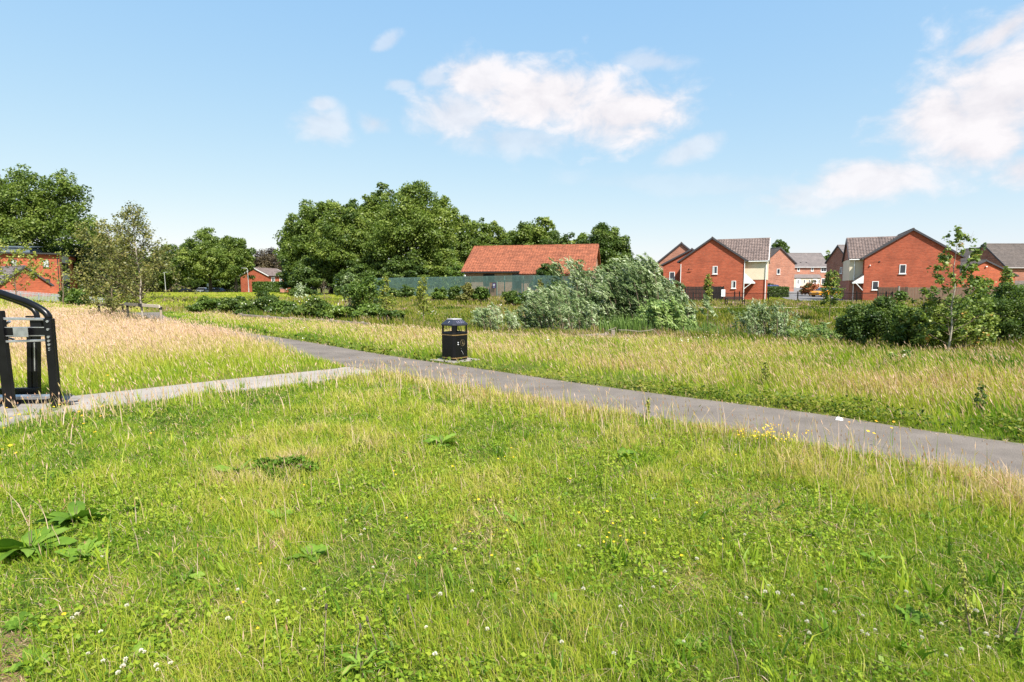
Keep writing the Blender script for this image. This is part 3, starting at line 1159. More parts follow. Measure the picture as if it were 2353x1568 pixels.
# ---- the lawn in front of the paths
G = Blades()
P = scatter(1.7, 15.5, lambda d: 10500 * (2.6 / max(d, 2.6)) ** 1.4, rng, 1.6, 0.92)
sm, ss = zone(P[:, 0], P[:, 1])
ok = (sm < 0) & (ss < 0) & keep_off(P[:, 0], P[:, 1], -0.07)
ok &= (np.abs(sm) > PW / 2 + 0.02) | (rng.random(len(P)) < 0.25)
soil = in_poly(P[:, 0], P[:, 1], EARTH)
ok &= ~(soil & (rng.random(len(P)) > 0.14))
cl = fbm(P[:, 0], P[:, 1], 0.32, 21)
ok &= rng.random(len(P)) < 0.30 + 1.5 * np.clip(cl - 0.25, 0, 0.6)
P, sm, cl = P[ok], sm[ok], cl[ok]
d = np.hypot(P[:, 0], P[:, 1])
n = len(P)
big = fbm(P[:, 0], P[:, 1], 2.2, 3)
mid = fbm(P[:, 0], P[:, 1], 0.55, 9)
h = (0.035 + 0.085 * rng.random(n) ** 1.4 + 0.10 * (big - 0.4) + 0.16 * (mid - 0.5)) * (1.0 + 0.4 * sstep(2.0, 0.0, -sm - PW / 2))
h = np.clip(h, 0.042 + 0.03 * rng.random(n), 0.3)
tint = 0.435 + 0.42 * (big - 0.5) + 0.62 * (mid - 0.5) + rng.normal(0, 0.085, n)
tint = tint - 0.05 * sstep(4.6, 2.4, P[:, 1]) - 0.10 * sstep(-1.5, -4.5, P[:, 0])
tint = np.where(rng.random(n) < 0.10, rng.uniform(0.58, 0.9, n), tint)
tint = tint + 0.20 * sstep(1.9, 0.1, -sm - PW / 2)
tint = np.where(in_poly(P[:, 0], P[:, 1], EARTH), rng.uniform(0.62, 0.95, n), tint)
h = np.where(in_poly(P[:, 0], P[:, 1], EARTH), h * 0.6, h)
# matted dead patches
for (qx, qy, r) in [(1088, 1242, 0.13), (1720, 1170, 0.22), (1330, 1020, 0.14), (1430, 1085, 0.10), (560, 1010, 0.12), (455, 1420, 0.10), (1130, 1180, 0.09), (210, 1385, 0.13), (900, 1330, 0.07), (1590, 1330, 0.1), (620, 1260, 0.08)]:
    g = ground(qx, qy)
    m = np.exp(-(((P[:, 0] - g.x) / (r * 1.15)) ** 2 + ((P[:, 1] - g.y) / (r * 1.7)) ** 2)) * (0.9 + 0.9 * rng.random(n))
    tint = tint * (1 - np.clip(m, 0, 1)) + np.clip(m, 0, 1) * rng.uniform(0.74, 1.05, n)
    h = h * (1 - 0.65 * np.clip(m, 0, 1))
w = np.maximum(0.0034, 0.00105 * d) * rng.uniform(0.6, 1.5, n)
G.blades(z3(P), h, w, 0.55, tint, rng, -0.12)
# flat lying thatch, old stems and crossing blades
P = scatter(1.7, 12, lambda d: 4200 * (2.6 / max(d, 2.6)) ** 1.5, rng, 1.4, 0.92)
sm, ss = zone(P[:, 0], P[:, 1])
P = P[(sm < 0) & (ss < 0) & keep_off(P[:, 0], P[:, 1], -0.05)]
n = len(P)
d = np.hypot(P[:, 0], P[:, 1])
tint = 0.33 + 0.5 * (fbm(P[:, 0], P[:, 1], 0.5, 33) - 0.5) + rng.normal(0, 0.10, n)
tint = np.where(rng.random(n) < 0.17, rng.uniform(0.6, 1.0, n), tint)
G.blades(z3(P, 0.012), rng.uniform(0.02, 0.055, n), np.maximum(0.0034, 0.0011 * d) * rng.uniform(0.6, 1.3, n), 2.0, tint, rng, -0.4, 0.1)
# broad soft leaves of low herbs between the blades
P = scatter(1.7, 9, lambda d: 1050 * (2.6 / max(d, 2.6)) ** 1.1, rng, 1.2, 0.92)
sm, ss = zone(P[:, 0], P[:, 1])
hb = fbm(P[:, 0], P[:, 1], 0.9, 40)
ok = (sm < -1.1) & (ss < -0.1) & keep_off(P[:, 0], P[:, 1], 0.1) & (rng.random(len(P)) < np.clip((hb - 0.45) * 6, 0.05, 0.9)) & ~in_poly(P[:, 0], P[:, 1], EARTH)
P, hb = P[ok], hb[ok]
n = len(P)
c = z3(P, 0.0)
c[:, 2] += rng.uniform(0.015, 0.075, n)
for k in range(3):
    cc = c + rng.normal(size=(n, 3)) * np.array([0.014, 0.014, 0.006])
    nn = unit(rng.normal(size=(n, 3)) * 0.5 + np.array([0, 0, 1.0]))
    G.leaves(cc, nn, rng.uniform(0.012, 0.034, n), rng.uniform(0.35, 0.85), 0.27 + 0.5 * (hb - 0.5) + rng.normal(0, 0.06, n), rng)
# strap-leaved tufts
P = scatter(1.8, 11, lambda d: 13.0 * (3 / max(3, d)) ** 0.5, rng, 1.5, 0.92)
sm, ss = zone(P[:, 0], P[:, 1])
P = P[(sm < -1.2) & (ss < -0.2)]
for q in P:
    k = rng.integers(7, 16)
    pp = q[None, :] + rng.normal(size=(k, 2)) * 0.025
    G.blades(z3(pp), rng.uniform(0.07, 0.19, k), rng.uniform(0.006, rng.choice([0.011, 0.02]), k), 0.9, np.full(k, rng.uniform(0.12, 0.46)) + rng.normal(0, 0.04, k), rng, -0.05, 0.1)

# torn grass and straw blown onto the path margins
P = scatter(4.0, 26, lambda d: 420 * (6 / max(d, 6)) ** 1.1, rng, 2.0)
sm, ss = zone(P[:, 0], P[:, 1])
q = np.abs(np.abs(sm) - PW / 2)
ok = (np.abs(sm) < PW / 2 + 0.08) & (np.abs(sm) > PW / 2 - 0.30) & (rng.random(len(P)) < np.exp(-((PW / 2 - np.abs(sm)).clip(0) / 0.07)) * (0.3 + 1.2 * fbm(P[:, 0], P[:, 1], 0.6, 35)))
P = P[ok]
n = len(P)
d = np.hypot(P[:, 0], P[:, 1])
G.blades(z3(P, 0.012), rng.uniform(0.008, 0.03, n), np.maximum(0.004, 0.0011 * d), 2.2, np.where(rng.random(n) < 0.35, rng.uniform(0.1, 0.4, n), rng.uniform(0.62, 1.0, n)), rng, 0.0, 0.1)
G.build("lawn_grass", "grass", "short bright green grass filling the foreground in front of the paths", "grass")

# ---- flowering stems over the lawn and along its path edge
S = Blades()
P = scatter(2.2, 15, lambda d: 190 * (3 / max(d, 3)) ** 0.6, rng, 1.5, 0.92)
sm, ss = zone(P[:, 0], P[:, 1])
edge = np.minimum(-sm - PW / 2, np.where(ss < 0, -ss - 0.45, 9))
pr = np.where(edge < 0.7, 1.0, np.where(edge < 1.2, 0.5, 0.075)) * np.where(fbm(P[:, 0], P[:, 1], 1.1, 50) > 0.42, 1, 0.4)
ok = (sm < 0) & (ss < 0) & keep_off(P[:, 0], P[:, 1], 0.02) & (rng.random(len(P)) < pr)
P, edge = P[ok], edge[ok]
n = len(P)
d = np.hypot(P[:, 0], P[:, 1])
h = rng.uniform(0.16, 0.42, n) * np.where(edge < 1.1, 1.0, 0.85)
kind_ = rng.random(n)
tint = np.where(kind_ < 0.7, rng.uniform(0.70, 0.93, n), rng.uniform(0.42, 0.6, n))
tip, off = S.blades(z3(P), h, np.maximum(0.003, 0.0011 * d), 0.28, tint, rng, -0.10, 0.3)
br_ = kind_ < 0.4
S.heads(tip[br_], off[br_] * 0.6 + np.array([0, 0, 0.25]), rng.uniform(0.02, 0.045, br_.sum()), np.maximum(0.008, 0.0015 * d[br_]), np.full(br_.sum(), 0.98), rng)
S.heads(tip[~br_], off[~br_] + np.array([0, 0, 0.2]), rng.uniform(0.05, 0.10, (~br_).sum()), np.maximum(0.006, 0.0014 * d[~br_]), rng.uniform(0.72, 0.9, (~br_).sum()), rng)
S.build("seed_stem_grass", "grass", "thin seeding grass stems with buff and brown heads standing over the lawn edge", "grass")


def tall(name, y0, y1, dens, sel, hfun, tfun, wk, headp, headt, label, seed, lean=0.3, wind=-0.2, wmin=0.006, hl=(0.07, 0.14), hw=0.0009, k=0.94, margin=3.0, mat="grass"):
    r = np.random.default_rng(seed)
    B = Blades()
    P = scatter(y0, y1, dens, r, margin, k)
    sm, ss = zone(P[:, 0], P[:, 1])
    ok = sel(P, sm, ss, r) & keep_off(P[:, 0], P[:, 1], 0.05)
    P, sm, ss = P[ok], sm[ok], ss[ok]
    n = len(P)
    d = np.hypot(P[:, 0], P[:, 1])
    h = np.clip(hfun(P, sm, ss, r), 0.03, 2.0)
    t = tfun(P, sm, ss, r)
    w = np.maximum(wmin, wk * d) * r.uniform(0.6, 1.4, n)
    tip, off = B.blades(z3(P, -0.02), h, w, lean, t, r, wind, 0.3)
    hp = headp(P, sm, ss, r)
    m = r.random(n) < hp
    if m.any():
        B.heads(tip[m], off[m] * 1.1 + np.column_stack([np.zeros((m.sum(), 2)), h[m] * 0.6]), r.uniform(hl[0], hl[1], m.sum()), np.maximum(0.012, hw * d[m]) * r.uniform(0.7, 1.3, m.sum()), headt(P[m], sm[m], ss[m], r), r)
    return B.build(name, mat, label, "grass")


# ---- dry meadow left of the path
def m_sel(P, sm, ss, r):
    far_ok = (P[:, 1] < 46) & (P[:, 0] < 2)
    return (sm < 0) & (ss > 0) & far_ok & (r.random(len(P)) < 0.35 + 1.3 * np.clip(fbm(P[:, 0], P[:, 1], 0.8, 60) - 0.2, 0, 1))


def m_dry(P, ss):
    q = 0.05 + 0.95 * sstep(0.5, 6.5, ss + 2.4 * (fbm(P[:, 0], P[:, 1], 3.0, 61) - 0.5)) * (1 - 0.55 * sstep(27, 40, P[:, 1]))
    return np.clip(q, 0, 1)


tall("dry_meadow_grass", 8, 46, lambda d: 1250 * (9 / max(d, 9)) ** 1.55, m_sel,
     lambda P, sm, ss, r: (0.16 + 0.36 * m_dry(P, ss)) * r.uniform(0.55, 1.2, len(P)) * (0.55 + 0.45 * sstep(0.0, 1.2, ss - 0.4)),
     lambda P, sm, ss, r: 0.34 + 0.46 * m_dry(P, ss) + 0.3 * (fbm(P[:, 0], P[:, 1], 1.2, 62) - 0.5) + r.normal(0, 0.10, len(P)),
     0.00095, lambda P, sm, ss, r: 0.05 + 0.36 * m_dry(P, ss) ** 1.5, lambda P, sm, ss, r: r.uniform(0.74, 0.95, len(P)),
     "tall dry buff meadow grass left of the tarmac path around the staked trees", 101)

# ---- verge beyond the path, up to the knee rails
def v_sel(P, sm, ss, r):
    ry = np.interp(P[:, 0], RAILX, RAILY)
    return (sm > 0) & (P[:, 1] < ry + 3.0) & (r.random(len(P)) < 0.3 + 1.4 * np.clip(fbm(P[:, 0], P[:, 1], 0.7, 70) - 0.2, 0, 1))


def v_q(P, sm):
    return sstep(PW / 2 + 0.2, PW / 2 + 2.4, sm + 1.6 * (fbm(P[:, 0], P[:, 1], 1.6, 71) - 0.5))


tall("verge_grass", 4.0, 44, lambda d: 1650 * (6 / max(d, 6)) ** 1.5, v_sel,
     lambda P, sm, ss, r: (0.08 + 0.17 * v_q(P, sm) + 0.22 * np.clip(fbm(P[:, 0], P[:, 1], 1.9, 73) - 0.4, 0, 1) + 0.16 * sstep(3, 8, sm) * sstep(5, 9, P[:, 0])) * (1 - 0.62 * sstep(2.6, 0.8, np.interp(P[:, 0], RAILX, RAILY) - P[:, 1])) * r.uniform(0.5, 1.25, len(P)),
     lambda P, sm, ss, r: 0.26 + 0.26 * v_q(P, sm) + 0.75 * (fbm(P[:, 0], P[:, 1], 1.5, 72) - 0.5) - 0.16 * sstep(4, 7, sm) * sstep(4, 8, P[:, 0]) + np.where(r.random(len(P)) < 0.26 * v_q(P, sm), 0.28, -0.02) + r.normal(0, 0.09, len(P)),
     0.00095, lambda P, sm, ss, r: 0.02 + 0.24 * v_q(P, sm), lambda P, sm, ss, r: r.uniform(0.70, 0.97, len(P)),
     "mixed green and buff verge grass between the path and the knee rails", 102, wind=-0.28)

# low leafy weeds along the far edge of the path
W = Blades()
r = np.random.default_rng(104)
P = scatter(3.5, 22, lambda d: 420 * (6 / max(d, 6)) ** 1.2, r, 2.5)
sm, ss = zone(P[:, 0], P[:, 1])
wq = fbm(P[:, 0], P[:, 1], 1.3, 80)
ok = (sm > PW / 2 + 0.04) & (sm < PW / 2 + 0.12 + 1.3 * wq * sstep(1, 5, P[:, 0])) & keep_off(P[:, 0], P[:, 1], 0.04) & (r.random(len(P)) < np.clip((wq - 0.25) * 3, 0.1, 1))
P, wq = P[ok], wq[ok]
n = len(P)
d = np.hypot(P[:, 0], P[:, 1])
for k in range(4):
    c = z3(P + r.normal(size=(n, 2)) * 0.04, 0.0)
    c[:, 2] += r.uniform(0.01, 0.16, n)
    W.leaves(c, unit(r.normal(size=(n, 3)) * 0.6 + np.array([0, -0.1, 0.9])), np.maximum(0.035, 0.0052 * d) * r.uniform(0.6, 1.4, n), 0.7, 0.27 + 0.4 * (wq - 0.4) + r.normal(0, 0.12, n), r)
W.build("edge_weeds", "rough_grass", "low leafy green weeds creeping over the far edge of the path", "weeds")

# ---- rough grass in the hollow and around it
def b_sel(P, sm, ss, r):
    ry = np.interp(P[:, 0], RAILX, RAILY)
    y = P[:, 1]
    return (sm > 0) & (y > ry - 1.0) & (y < 58) & ~((P[:, 0] > 14) & (y > 57)) & (r.random(len(P)) < 0.25 + 1.6 * np.clip(fbm(P[:, 0], P[:, 1], 1.6, 90) - 0.22, 0, 1))


tall("hollow_grass", 13, 58, lambda d: 240 * (20 / max(d, 16)) ** 1.35, b_sel,
     lambda P, sm, ss, r: (0.20 + 0.5 * np.clip(fbm(P[:, 0], P[:, 1], 2.2, 91) - 0.3, 0, 1)) * r.uniform(0.6, 1.3, len(P)) * np.where(np.abs(P[:, 1] - 46.5) < 3.5, 0.55, 1),
     lambda P, sm, ss, r: np.where(r.random(len(P)) < 0.28, 0.20, 0.47) + 0.62 * (fbm(P[:, 0], P[:, 1], 3.2, 92) - 0.5) + 0.3 * (vnoise(P[:, 0], P[:, 1], 0.8, 95) - 0.5) + r.normal(0, 0.07, len(P)) + np.where(r.random(len(P)) < 0.12, 0.22, 0) + 0.06 * sstep(44, 50, P[:, 1]),
     0.0015, lambda P, sm, ss, r: np.full(len(P), 0.06), lambda P, sm, ss, r: r.uniform(0.6, 0.9, len(P)),
     "rough olive green grass covering the hollow behind the knee rails", 103, mat="rough_grass", wind=-0.15, hl=(0.08, 0.16))

# ---- distant grass
def f_sel(P, sm, ss, r):
    y, x = P[:, 1], P[:, 0]
    est = (x > 14) & (y > 58.5)
    rd = (x > np.interp(y, [63, 75, 95, 110, 150], [32.0, 36.0, 44, 50, 66]) - 0.3) & (x < np.interp(y, [63, 75, 95, 110, 150], [38.6, 43.0, 53, 66, 95]) + 0.3) & (y > 62)
    fence_y = np.interp(x, [-30, -19.4, 2.0, 5.3, 16], [88, 78, 54.6, 51.4, 50])
    behind = (x > -19) & (x < 14) & (y > fence_y)
    near = (sm < 0) & (y < 46)
    return ~rd & ~behind & ~near & (~est | (r.random(len(P)) < 0.6)) & ((sm < 0) | (y > 57)) | ((x < -14) & (y > 44) & ~rd)


tall("distant_grass", 44, 175, lambda d: 20 * (50 / max(d, 50)) ** 1.4, f_sel,
     lambda P, sm, ss, r: r.uniform(0.12, 0.34, len(P)) * np.where(P[:, 0] > 14, 0.5, 1),
     lambda P, sm, ss, r: 0.50 + 0.4 * (fbm(P[:, 0], P[:, 1], 9, 97) - 0.5) + r.normal(0, 0.06, len(P)),
     0.0022, lambda P, sm, ss, r: np.full(len(P), 0.0), lambda P, sm, ss, r: r.uniform(0.6, 0.9, len(P)),
     "yellowish mown grass of the far side of the park", 105, margin=6, wind=-0.05)

# ---- wild flowers
F = Blades()
STEM = Blades()
r = np.random.default_rng(120)


def clover(x, y, h, s):
    z = T(x, y)
    m = 46
    dd = unit(r.normal(size=(m, 3)))
    dd[:, 2] = np.where(dd[:, 2] < -0.25, -dd[:, 2], dd[:, 2])
    c = np.array([x, y, z + h]) + dd * s * 0.75
    t = np.where(dd[:, 2] < 0.0, r.uniform(0.2, 0.5, m), r.uniform(0.0, 0.3, m))
    F.heads(c, dd + np.array([0, 0, 0.4]), np.full(m, s * 0.9), np.full(m, s * 0.38), t, r)


cl_px = [(1765, 1367), (1785, 1386), (1756, 1384), (1820, 1388), (1896, 1373), (2080, 1368), (1852, 1450), (1915, 1418), (1980, 1437), (1857, 1478), (1978, 1475), (2008, 1472), (1990, 1482),
         (2115, 1490), (2113, 1465), (2225, 1425), (2240, 1418), (2262, 1480), (2268, 1506), (2205, 1520), (2170, 1535), (2160, 1448), (2288, 1484), (1700, 1430), (1713, 1398), (1840, 1412),
         (205, 1520), (235, 1480), (275, 1570), (290, 1535), (285, 1550), (292, 1538), (327, 1512), (395, 1555), (362, 1545), (335, 1526), (365, 1560), (240, 1545), (294, 1415), (180, 1433), (168, 1438), (235, 1287),
         (858, 1312), (830, 1237), (795, 1203), (838, 1220), (1012, 1385), (1046, 1275), (1190, 1330), (1085, 1380), (1340, 1372), (1425, 1420), (1500, 1360), (700, 1365), (640, 1405), (525, 1440), (548, 1370),
         (1527, 1320), (1290, 1505), (1120, 1460), (980, 1470), (1410, 1520), (1570, 1490), (1000, 1530), (1600, 1290), (1330, 1260), (1620, 1180), (1500, 1150), (1710, 1235)]
for (x, y) in cl_px:
    g = ground(x, y + 22)
    clover(g.x, g.y, r.uniform(0.07, 0.11), r.uniform(0.0075, 0.0115))


def disc(x, y, h, s, t, m=9):
    z = T(x, y)
    a = r.random() * 6.28 + np.arange(m) * 2 * np.pi / m
    dd = np.stack([np.cos(a), np.sin(a), np.full(m, 0.25)], 1)
    tl = np.array([r.normal() * 0.2, -0.25 + r.normal() * 0.2, 1.0])
    tl /= np.linalg.norm(tl)
    dd = dd - np.outer(dd @ tl - 0.2, tl)
    c = np.array([x, y, z + h]) + dd * s * 0.5
    F.leaves(c, np.tile(tl, (m, 1)) + r.normal(size=(m, 3)) * 0.12, np.full(m, s), 0.7, np.full(m, t) + r.normal(0, 0.03, m), r)
    STEM.blades(np.array([[x, y, z - 0.01]]), np.array([h + 0.012]), np.array([max(0.004, 0.0008 * math.hypot(x, y))]), 0.02, np.array([0.25]), r)


for (x, y) in [(237, 1326), (600, 1330), (965, 1315), (965, 1392), (594, 1470), (1040, 1085), (1310, 1110), (1130, 1110), (1395, 1190), (1130, 1255), (1100, 1170), (1130, 1290), (1600, 1180), (1505, 1210), (1565, 1290),
               (1400, 1245), (1408, 1215), (1425, 1250), (1395, 1258), (1410, 1268), (1387, 1275), (1660, 1250), (1480, 1250), (1440, 1260), (1790, 1500), (1080, 1235), (1165, 1245), (1260, 1275), (1330, 1195), (935, 1210), (905, 1095), (910, 1100),
               (1175, 1045), (1160, 1060), (1180, 1062), (1145, 1072), (1200, 1078), (1185, 1120), (700, 1130), (510, 1170), (560, 1400), (150, 1440), (1690, 1060), (1740, 1100), (1840, 1080), (1985, 1090), (2060, 1110), (2250, 1150), (1700, 1165), (820, 1150), (760, 1105)]:
    g = ground(x, y + 10)
    disc(g.x, g.y, r.uniform(0.06, 0.12), r.uniform(0.008, 0.0125), r.uniform(0.6, 0.75), 6)
hawk = [(20, 968), (36, 972), (48, 975), (30, 985), (52, 990), (62, 984), (12, 1000), (22, 1004), (140, 955), (100, 958), (128, 966), (185, 978), (193, 990), (195, 995), (233, 968), (238, 963), (10, 1055), (28, 1060), (40, 1065), (222, 1030), (350, 1030),
        (1948, 1003), (1985, 998), (1992, 1012), (2010, 1003), (2005, 1025), (2045, 1010), (2050, 1002), (55, 925), (240, 880), (250, 876), (258, 884), (262, 874)]
for (x, y) in hawk:
    g = ground(x, y + 24)
    hh = r.uniform(0.18, 0.30)
    disc(g.x, g.y, hh, r.uniform(0.013, 0.02), r.uniform(0.78, 0.9), 10)
    q = np.array([[g.x, g.y, T(g.x, g.y)]])
# flat white flower heads (yarrow) in the meadow and verge
for (x, y, k) in [(268, 812, 3), (290, 805, 2), (300, 806, 3), (320, 800, 2), (420, 800, 2), (250, 830, 1), (110, 770, 2), (1560, 805, 3), (1640, 785, 3), (1600, 800, 3), (1440, 800, 3), (1390, 790, 2), (2080, 845, 3), (1255, 800, 2), (1130, 775, 3), (950, 760, 2), (1000, 715, 4), (850, 765, 2), (2290, 848, 2), (1140, 700, 5), (970, 720, 4), (1800, 770, 2), (700, 770, 2)]:
    for i in range(k * 2):
        g = ground(x + r.normal() * 9, y + 14 + r.normal() * 3)
        dd_ = math.hypot(g.x, g.y)
        disc(g.x, g.y, r.uniform(0.32, 0.45), max(0.02, 0.0011 * dd_), r.choice([0.1, 0.2, 0.97]), 8)
flo = F.build("wildflowers", "petal", "scattered white clover, yellow buttercup and hawkbit flowers in the grass", "flowers")
STEM.build("stems", "grass", None, None, flo)

# ------------------------------------------------------------------ buildings
def xfm(x, y, ang, z=0.0):
    return Matrix.Translation((x, y, z)) @ Matrix.Rotation(ang, 4, "Z")


def part(mb, name, mat, root, xf=None, **kw):
    if xf is not None:
        mb.v = [tuple(xf @ Vector(p)) for p in mb.v]
    return mb.build(name, M[mat], root, **kw)


def tile_grid(mb, P0, a, b, nrm, L, S, px=0.3, course=0.34, roll=0.035, step=0.03):
    P0, a, b, nrm = Vector(P0), Vector(a), Vector(b), Vector(nrm)
    k = 4 if roll > 0 else 1
    nc = max(1, int(round(L / px))) * k
    if roll == 0:
        nc = max(1, int(L / 2.0))
    nr = max(1, int(round(S / course)))
    V, F = [], []
    prof = [0, 0.75, 1.0, 0.45]
    for r in range(nr):
        for e in (0, 1):
            t = (r + e) / nr * S
            for c in range(nc + 1):
                h = (roll * prof[c % 4] if roll > 0 else 0) + (step if e == 0 else 0.0) + 0.01
                V.append(P0 + a * (L * c / nc) + b * t + nrm * h)
    w = nc + 1
    for r in range(2 * nr - 1):
        for c in range(nc):
            F.append((r * w + c, r * w + c + 1, (r + 1) * w + c + 1, (r + 1) * w + c))
    mb.add(V, F)


def window(root, xf, org, u, nrm, w, h, mull=0, frame="upvc", sill=True, fw=0.07, pane="glass", name="window", curtain=False):
    """frame standing a little proud of the wall with the pane set back in it; org = lower left corner on the wall face"""
    org, u, nrm = Vector(org), Vector(u), Vector(nrm)
    z = Vector((0, 0, 1))

    def bx(mb, a0, a1, b0, b1, d0, d1):
        vs = []
        for d in (d0, d1):
            for (a, b) in ((a0, b0), (a1, b0), (a1, b1), (a0, b1)):
                vs.append(org + u * a + z * b + nrm * d)
        mb.add(vs, [(3, 2, 1, 0), (4, 5, 6, 7), (0, 1, 5, 4), (1, 2, 6, 5), (2, 3, 7, 6), (3, 0, 4, 7)])
    f = MB()
    bx(f, 0, fw, 0, h, -0.02, 0.05)
    bx(f, w - fw, w, 0, h, -0.02, 0.05)
    bx(f, fw, w - fw, 0, fw, -0.02, 0.05)
    bx(f, fw, w - fw, h - fw, h, -0.02, 0.05)
    for i in range(mull):
        c = w * (i + 1) / (mull + 1)
        bx(f, c - 0.025, c + 0.025, fw, h - fw, -0.02, 0.045)
    if sill:
        bx(f, -0.06, w + 0.06, -0.07, -0.002, -0.02, 0.11)
    fo = part(f, name, frame, root, xf)
    p = MB()
    bx(p, fw, w - fw, fw, h - fw, -0.01, 0.015)
    part(p, "pane", pane, fo, xf)
    if curtain:
        c = MB()
        bx(c, fw + 0.02, w * 0.42, fw + 0.02, h - fw - 0.02, 0.016, 0.019)
        part(c, "curtain", "curtain", fo, xf)
    return fo


def gable(root, xf, W, D, ze, zr, wall, roof, ov=0.28, ovf=0.14, roll=0.035, px=0.3, course=0.34, gut="gutter_dark", verge="verge", z_lo=-0.6, step=0.03, back=True, eave=True, pipes=()):
    """walls and roof of a block whose gable faces local -y"""
    part(MB().prism([(0, 0, z_lo), (W, 0, z_lo), (W, 0, ze), (W / 2, 0, zr), (0, 0, ze)], (0, D, 0)), "wall", wall, root, xf)
    sl = (zr - ze) / (W / 2)
    up = Vector((1, 0, sl)).normalized()
    r = MB()
    t = 0.09
    xo = -ov
    zo = ze - ov * sl
    for sgn in (0, 1):
        m = (lambda x: x) if sgn == 0 else (lambda x: W - x)
        poly = [(m(xo), -ovf, zo + 0.02), (m(W / 2), -ovf, zr + 0.02), (m(W / 2), -ovf, zr + 0.02 + t), (m(xo), -ovf, zo + 0.02 + t)]
        r.prism(poly, (0, D + 2 * ovf, 0))
        b = Vector((up.x if sgn == 0 else -up.x, 0, up.z))
        n = Vector((-up.z if sgn == 0 else up.z, 0, up.x))
        S = math.hypot(W / 2 + ov, zr - zo)
        tile_grid(r, (m(xo - 0.04), -ovf - 0.03, zo + 0.025 + t - 0.04 * sl), (0, 1, 0), b, n, D + 2 * ovf + 0.06, S + 0.04, px, course, roll, step)
    r.tube([(W / 2, -ovf - 0.03, zr + t + 0.03), (W / 2, D + ovf, zr + t + 0.03)], 0.11, 8)
    part(r, "roof", roof, root, xf)
    if verge:
        for yy in ((-ovf - 0.035,) + ((D + ovf + 0.035,) if back else ())):
            for xe_ in (xo - 0.02, W - xo + 0.02):
                part(MB().bar((xe_, yy, zo + 0.05), (W / 2, yy, zr + 0.06), 0.06, 0.19), "verge", verge, root, xf)
    if eave:
        for x in (xo - 0.08, W - xo + 0.08):
            g = MB()
            g.tube([(x, -ovf, zo + 0.02), (x, D + ovf, zo + 0.02)], 0.06, 6)
            part(g, "gutter", gut, root, xf)
    for (px_, py_, z1, z0_) in pipes:
        part(MB().tube([(px_, py_, z0_), (px_, py_, z1)], 0.04, 6), "drainpipe", "upvc", root, xf)


X0, Y0 = Vector((1, 0, 0)), Vector((0, 1, 0))
FRONT = -Y0


def house_root(name, x, y, ang, label, group=None, cat="house"):
    return empty(name, (x, y, T(x, y)), ang, label, cat, group)


HG = "brick houses of the estate"
I4 = Matrix.Identity(4)

# house A: red gable left of the estate road, with a cream side block and porch
A = house_root("brick_house", 20.88, 71.2, rad(-25), "red brick house with cream side block, lit gable behind the park bench", HG)
W = 7.4
gable(A, I4, W, 8, 4.8, 7.42, "brick_red", "tile_dark", pipes=[(W + 0.03, -0.06, 4.7, -0.3), (0.1, -0.06, 4.4, -0.3)])
xb = xfm(W + 2.45, 1.15, rad(90))
gable(A, xb, 7.2, W / 2 + 2.3, 4.8, 7.45, "brick_red", "tile_brown", roll=0.065, step=0.045, gut="upvc", verge="upvc", back=False)
part(MB().box(W + 0.002, W + 2.48, 1.11, 1.16, 2.45, 4.72).box(W + 2.45, W + 2.49, 1.12, 8.3, 2.45, 4.72), "render_panel", "render_cream", A)
part(MB().tube([(W + 2.35, 1.03, 4.7), (W + 2.35, 1.03, -0.3)], 0.045, 6), "drainpipe", "upvc", A)
window(A, None, (3.85, 0, 3.15), X0, FRONT, 0.55, 0.95, curtain=True)
window(A, None, (6.05, 0, 1.42), X0, FRONT, 0.5, 0.9, curtain=True)
part(MB().prism([(W, 0.05, 2.05), (W + 1.2, 0.05, 2.0), (W + 1.25, 0.05, 2.1), (W, 0.05, 3.25)], (0, 1.06, 0)), "porch_roof", "tile_grey", A)
part(MB().prism([(W, 0.0, 2.0), (W + 1.25, 0.0, 1.98), (W + 1.25, 0.0, 2.12), (W, 0.0, 3.3)], (0, 0.045, 0)).bar((W + 0.02, 0.02, 1.35), (W + 0.8, 0.02, 2.0), 0.06, 0.07), "porch_bracket", "upvc", A)
part(MB().box(1.0, 1.12, -0.05, 0, 3.72, 3.84).box(1.06, 1.5, -0.2, -0.14, 3.72, 3.76), "wall_bracket", "gutter_dark", A)

# house B and C behind it
B = house_root("brick_house", 21.3, 84, rad(-20), "narrow brick gable peeping out farthest left behind the other houses", HG)
gable(B, I4, 6.6, 9, 5.06, 7.8, "brick_pink", "tile_dark", pipes=[(0.15, -0.06, 4.8, 0)])
window(B, None, (2.2, 0, 3.0), X0, FRONT, 0.6, 1.0)
C_ = house_root("brick_house", 20.4, 77.2, rad(-20), "low brick wing with dark roof tucked behind the house by the bench", HG)
gable(C_, I4, 7.2, 6, 4.6, 6.5, "brick_red", "tile_dark", pipes=[(3.0, -0.06, 4.4, 0)])
window(C_, None, (0.8, 0, 2.6), X0, FRONT, 0.7, 1.0)

# house D, gable end up the road
D_ = house_root("brick_house", 46.6, 106, 0, "brick house with skylight in its dark roof left of the terrace", HG)
gable(D_, I4, 5.7, 9, 5.3, 8.0, "brick_pink", "tile_dark", pipes=[(0.2, -0.06, 5.0, 0)])
part(MB().bar((0.95, 4.2, 6.42), (2.1, 4.2, 7.42), 1.0, 0.10), "roof_window", "steel", D_)
window(D_, None, (2.4, 0, 3.2), X0, FRONT, 0.6, 1.0)

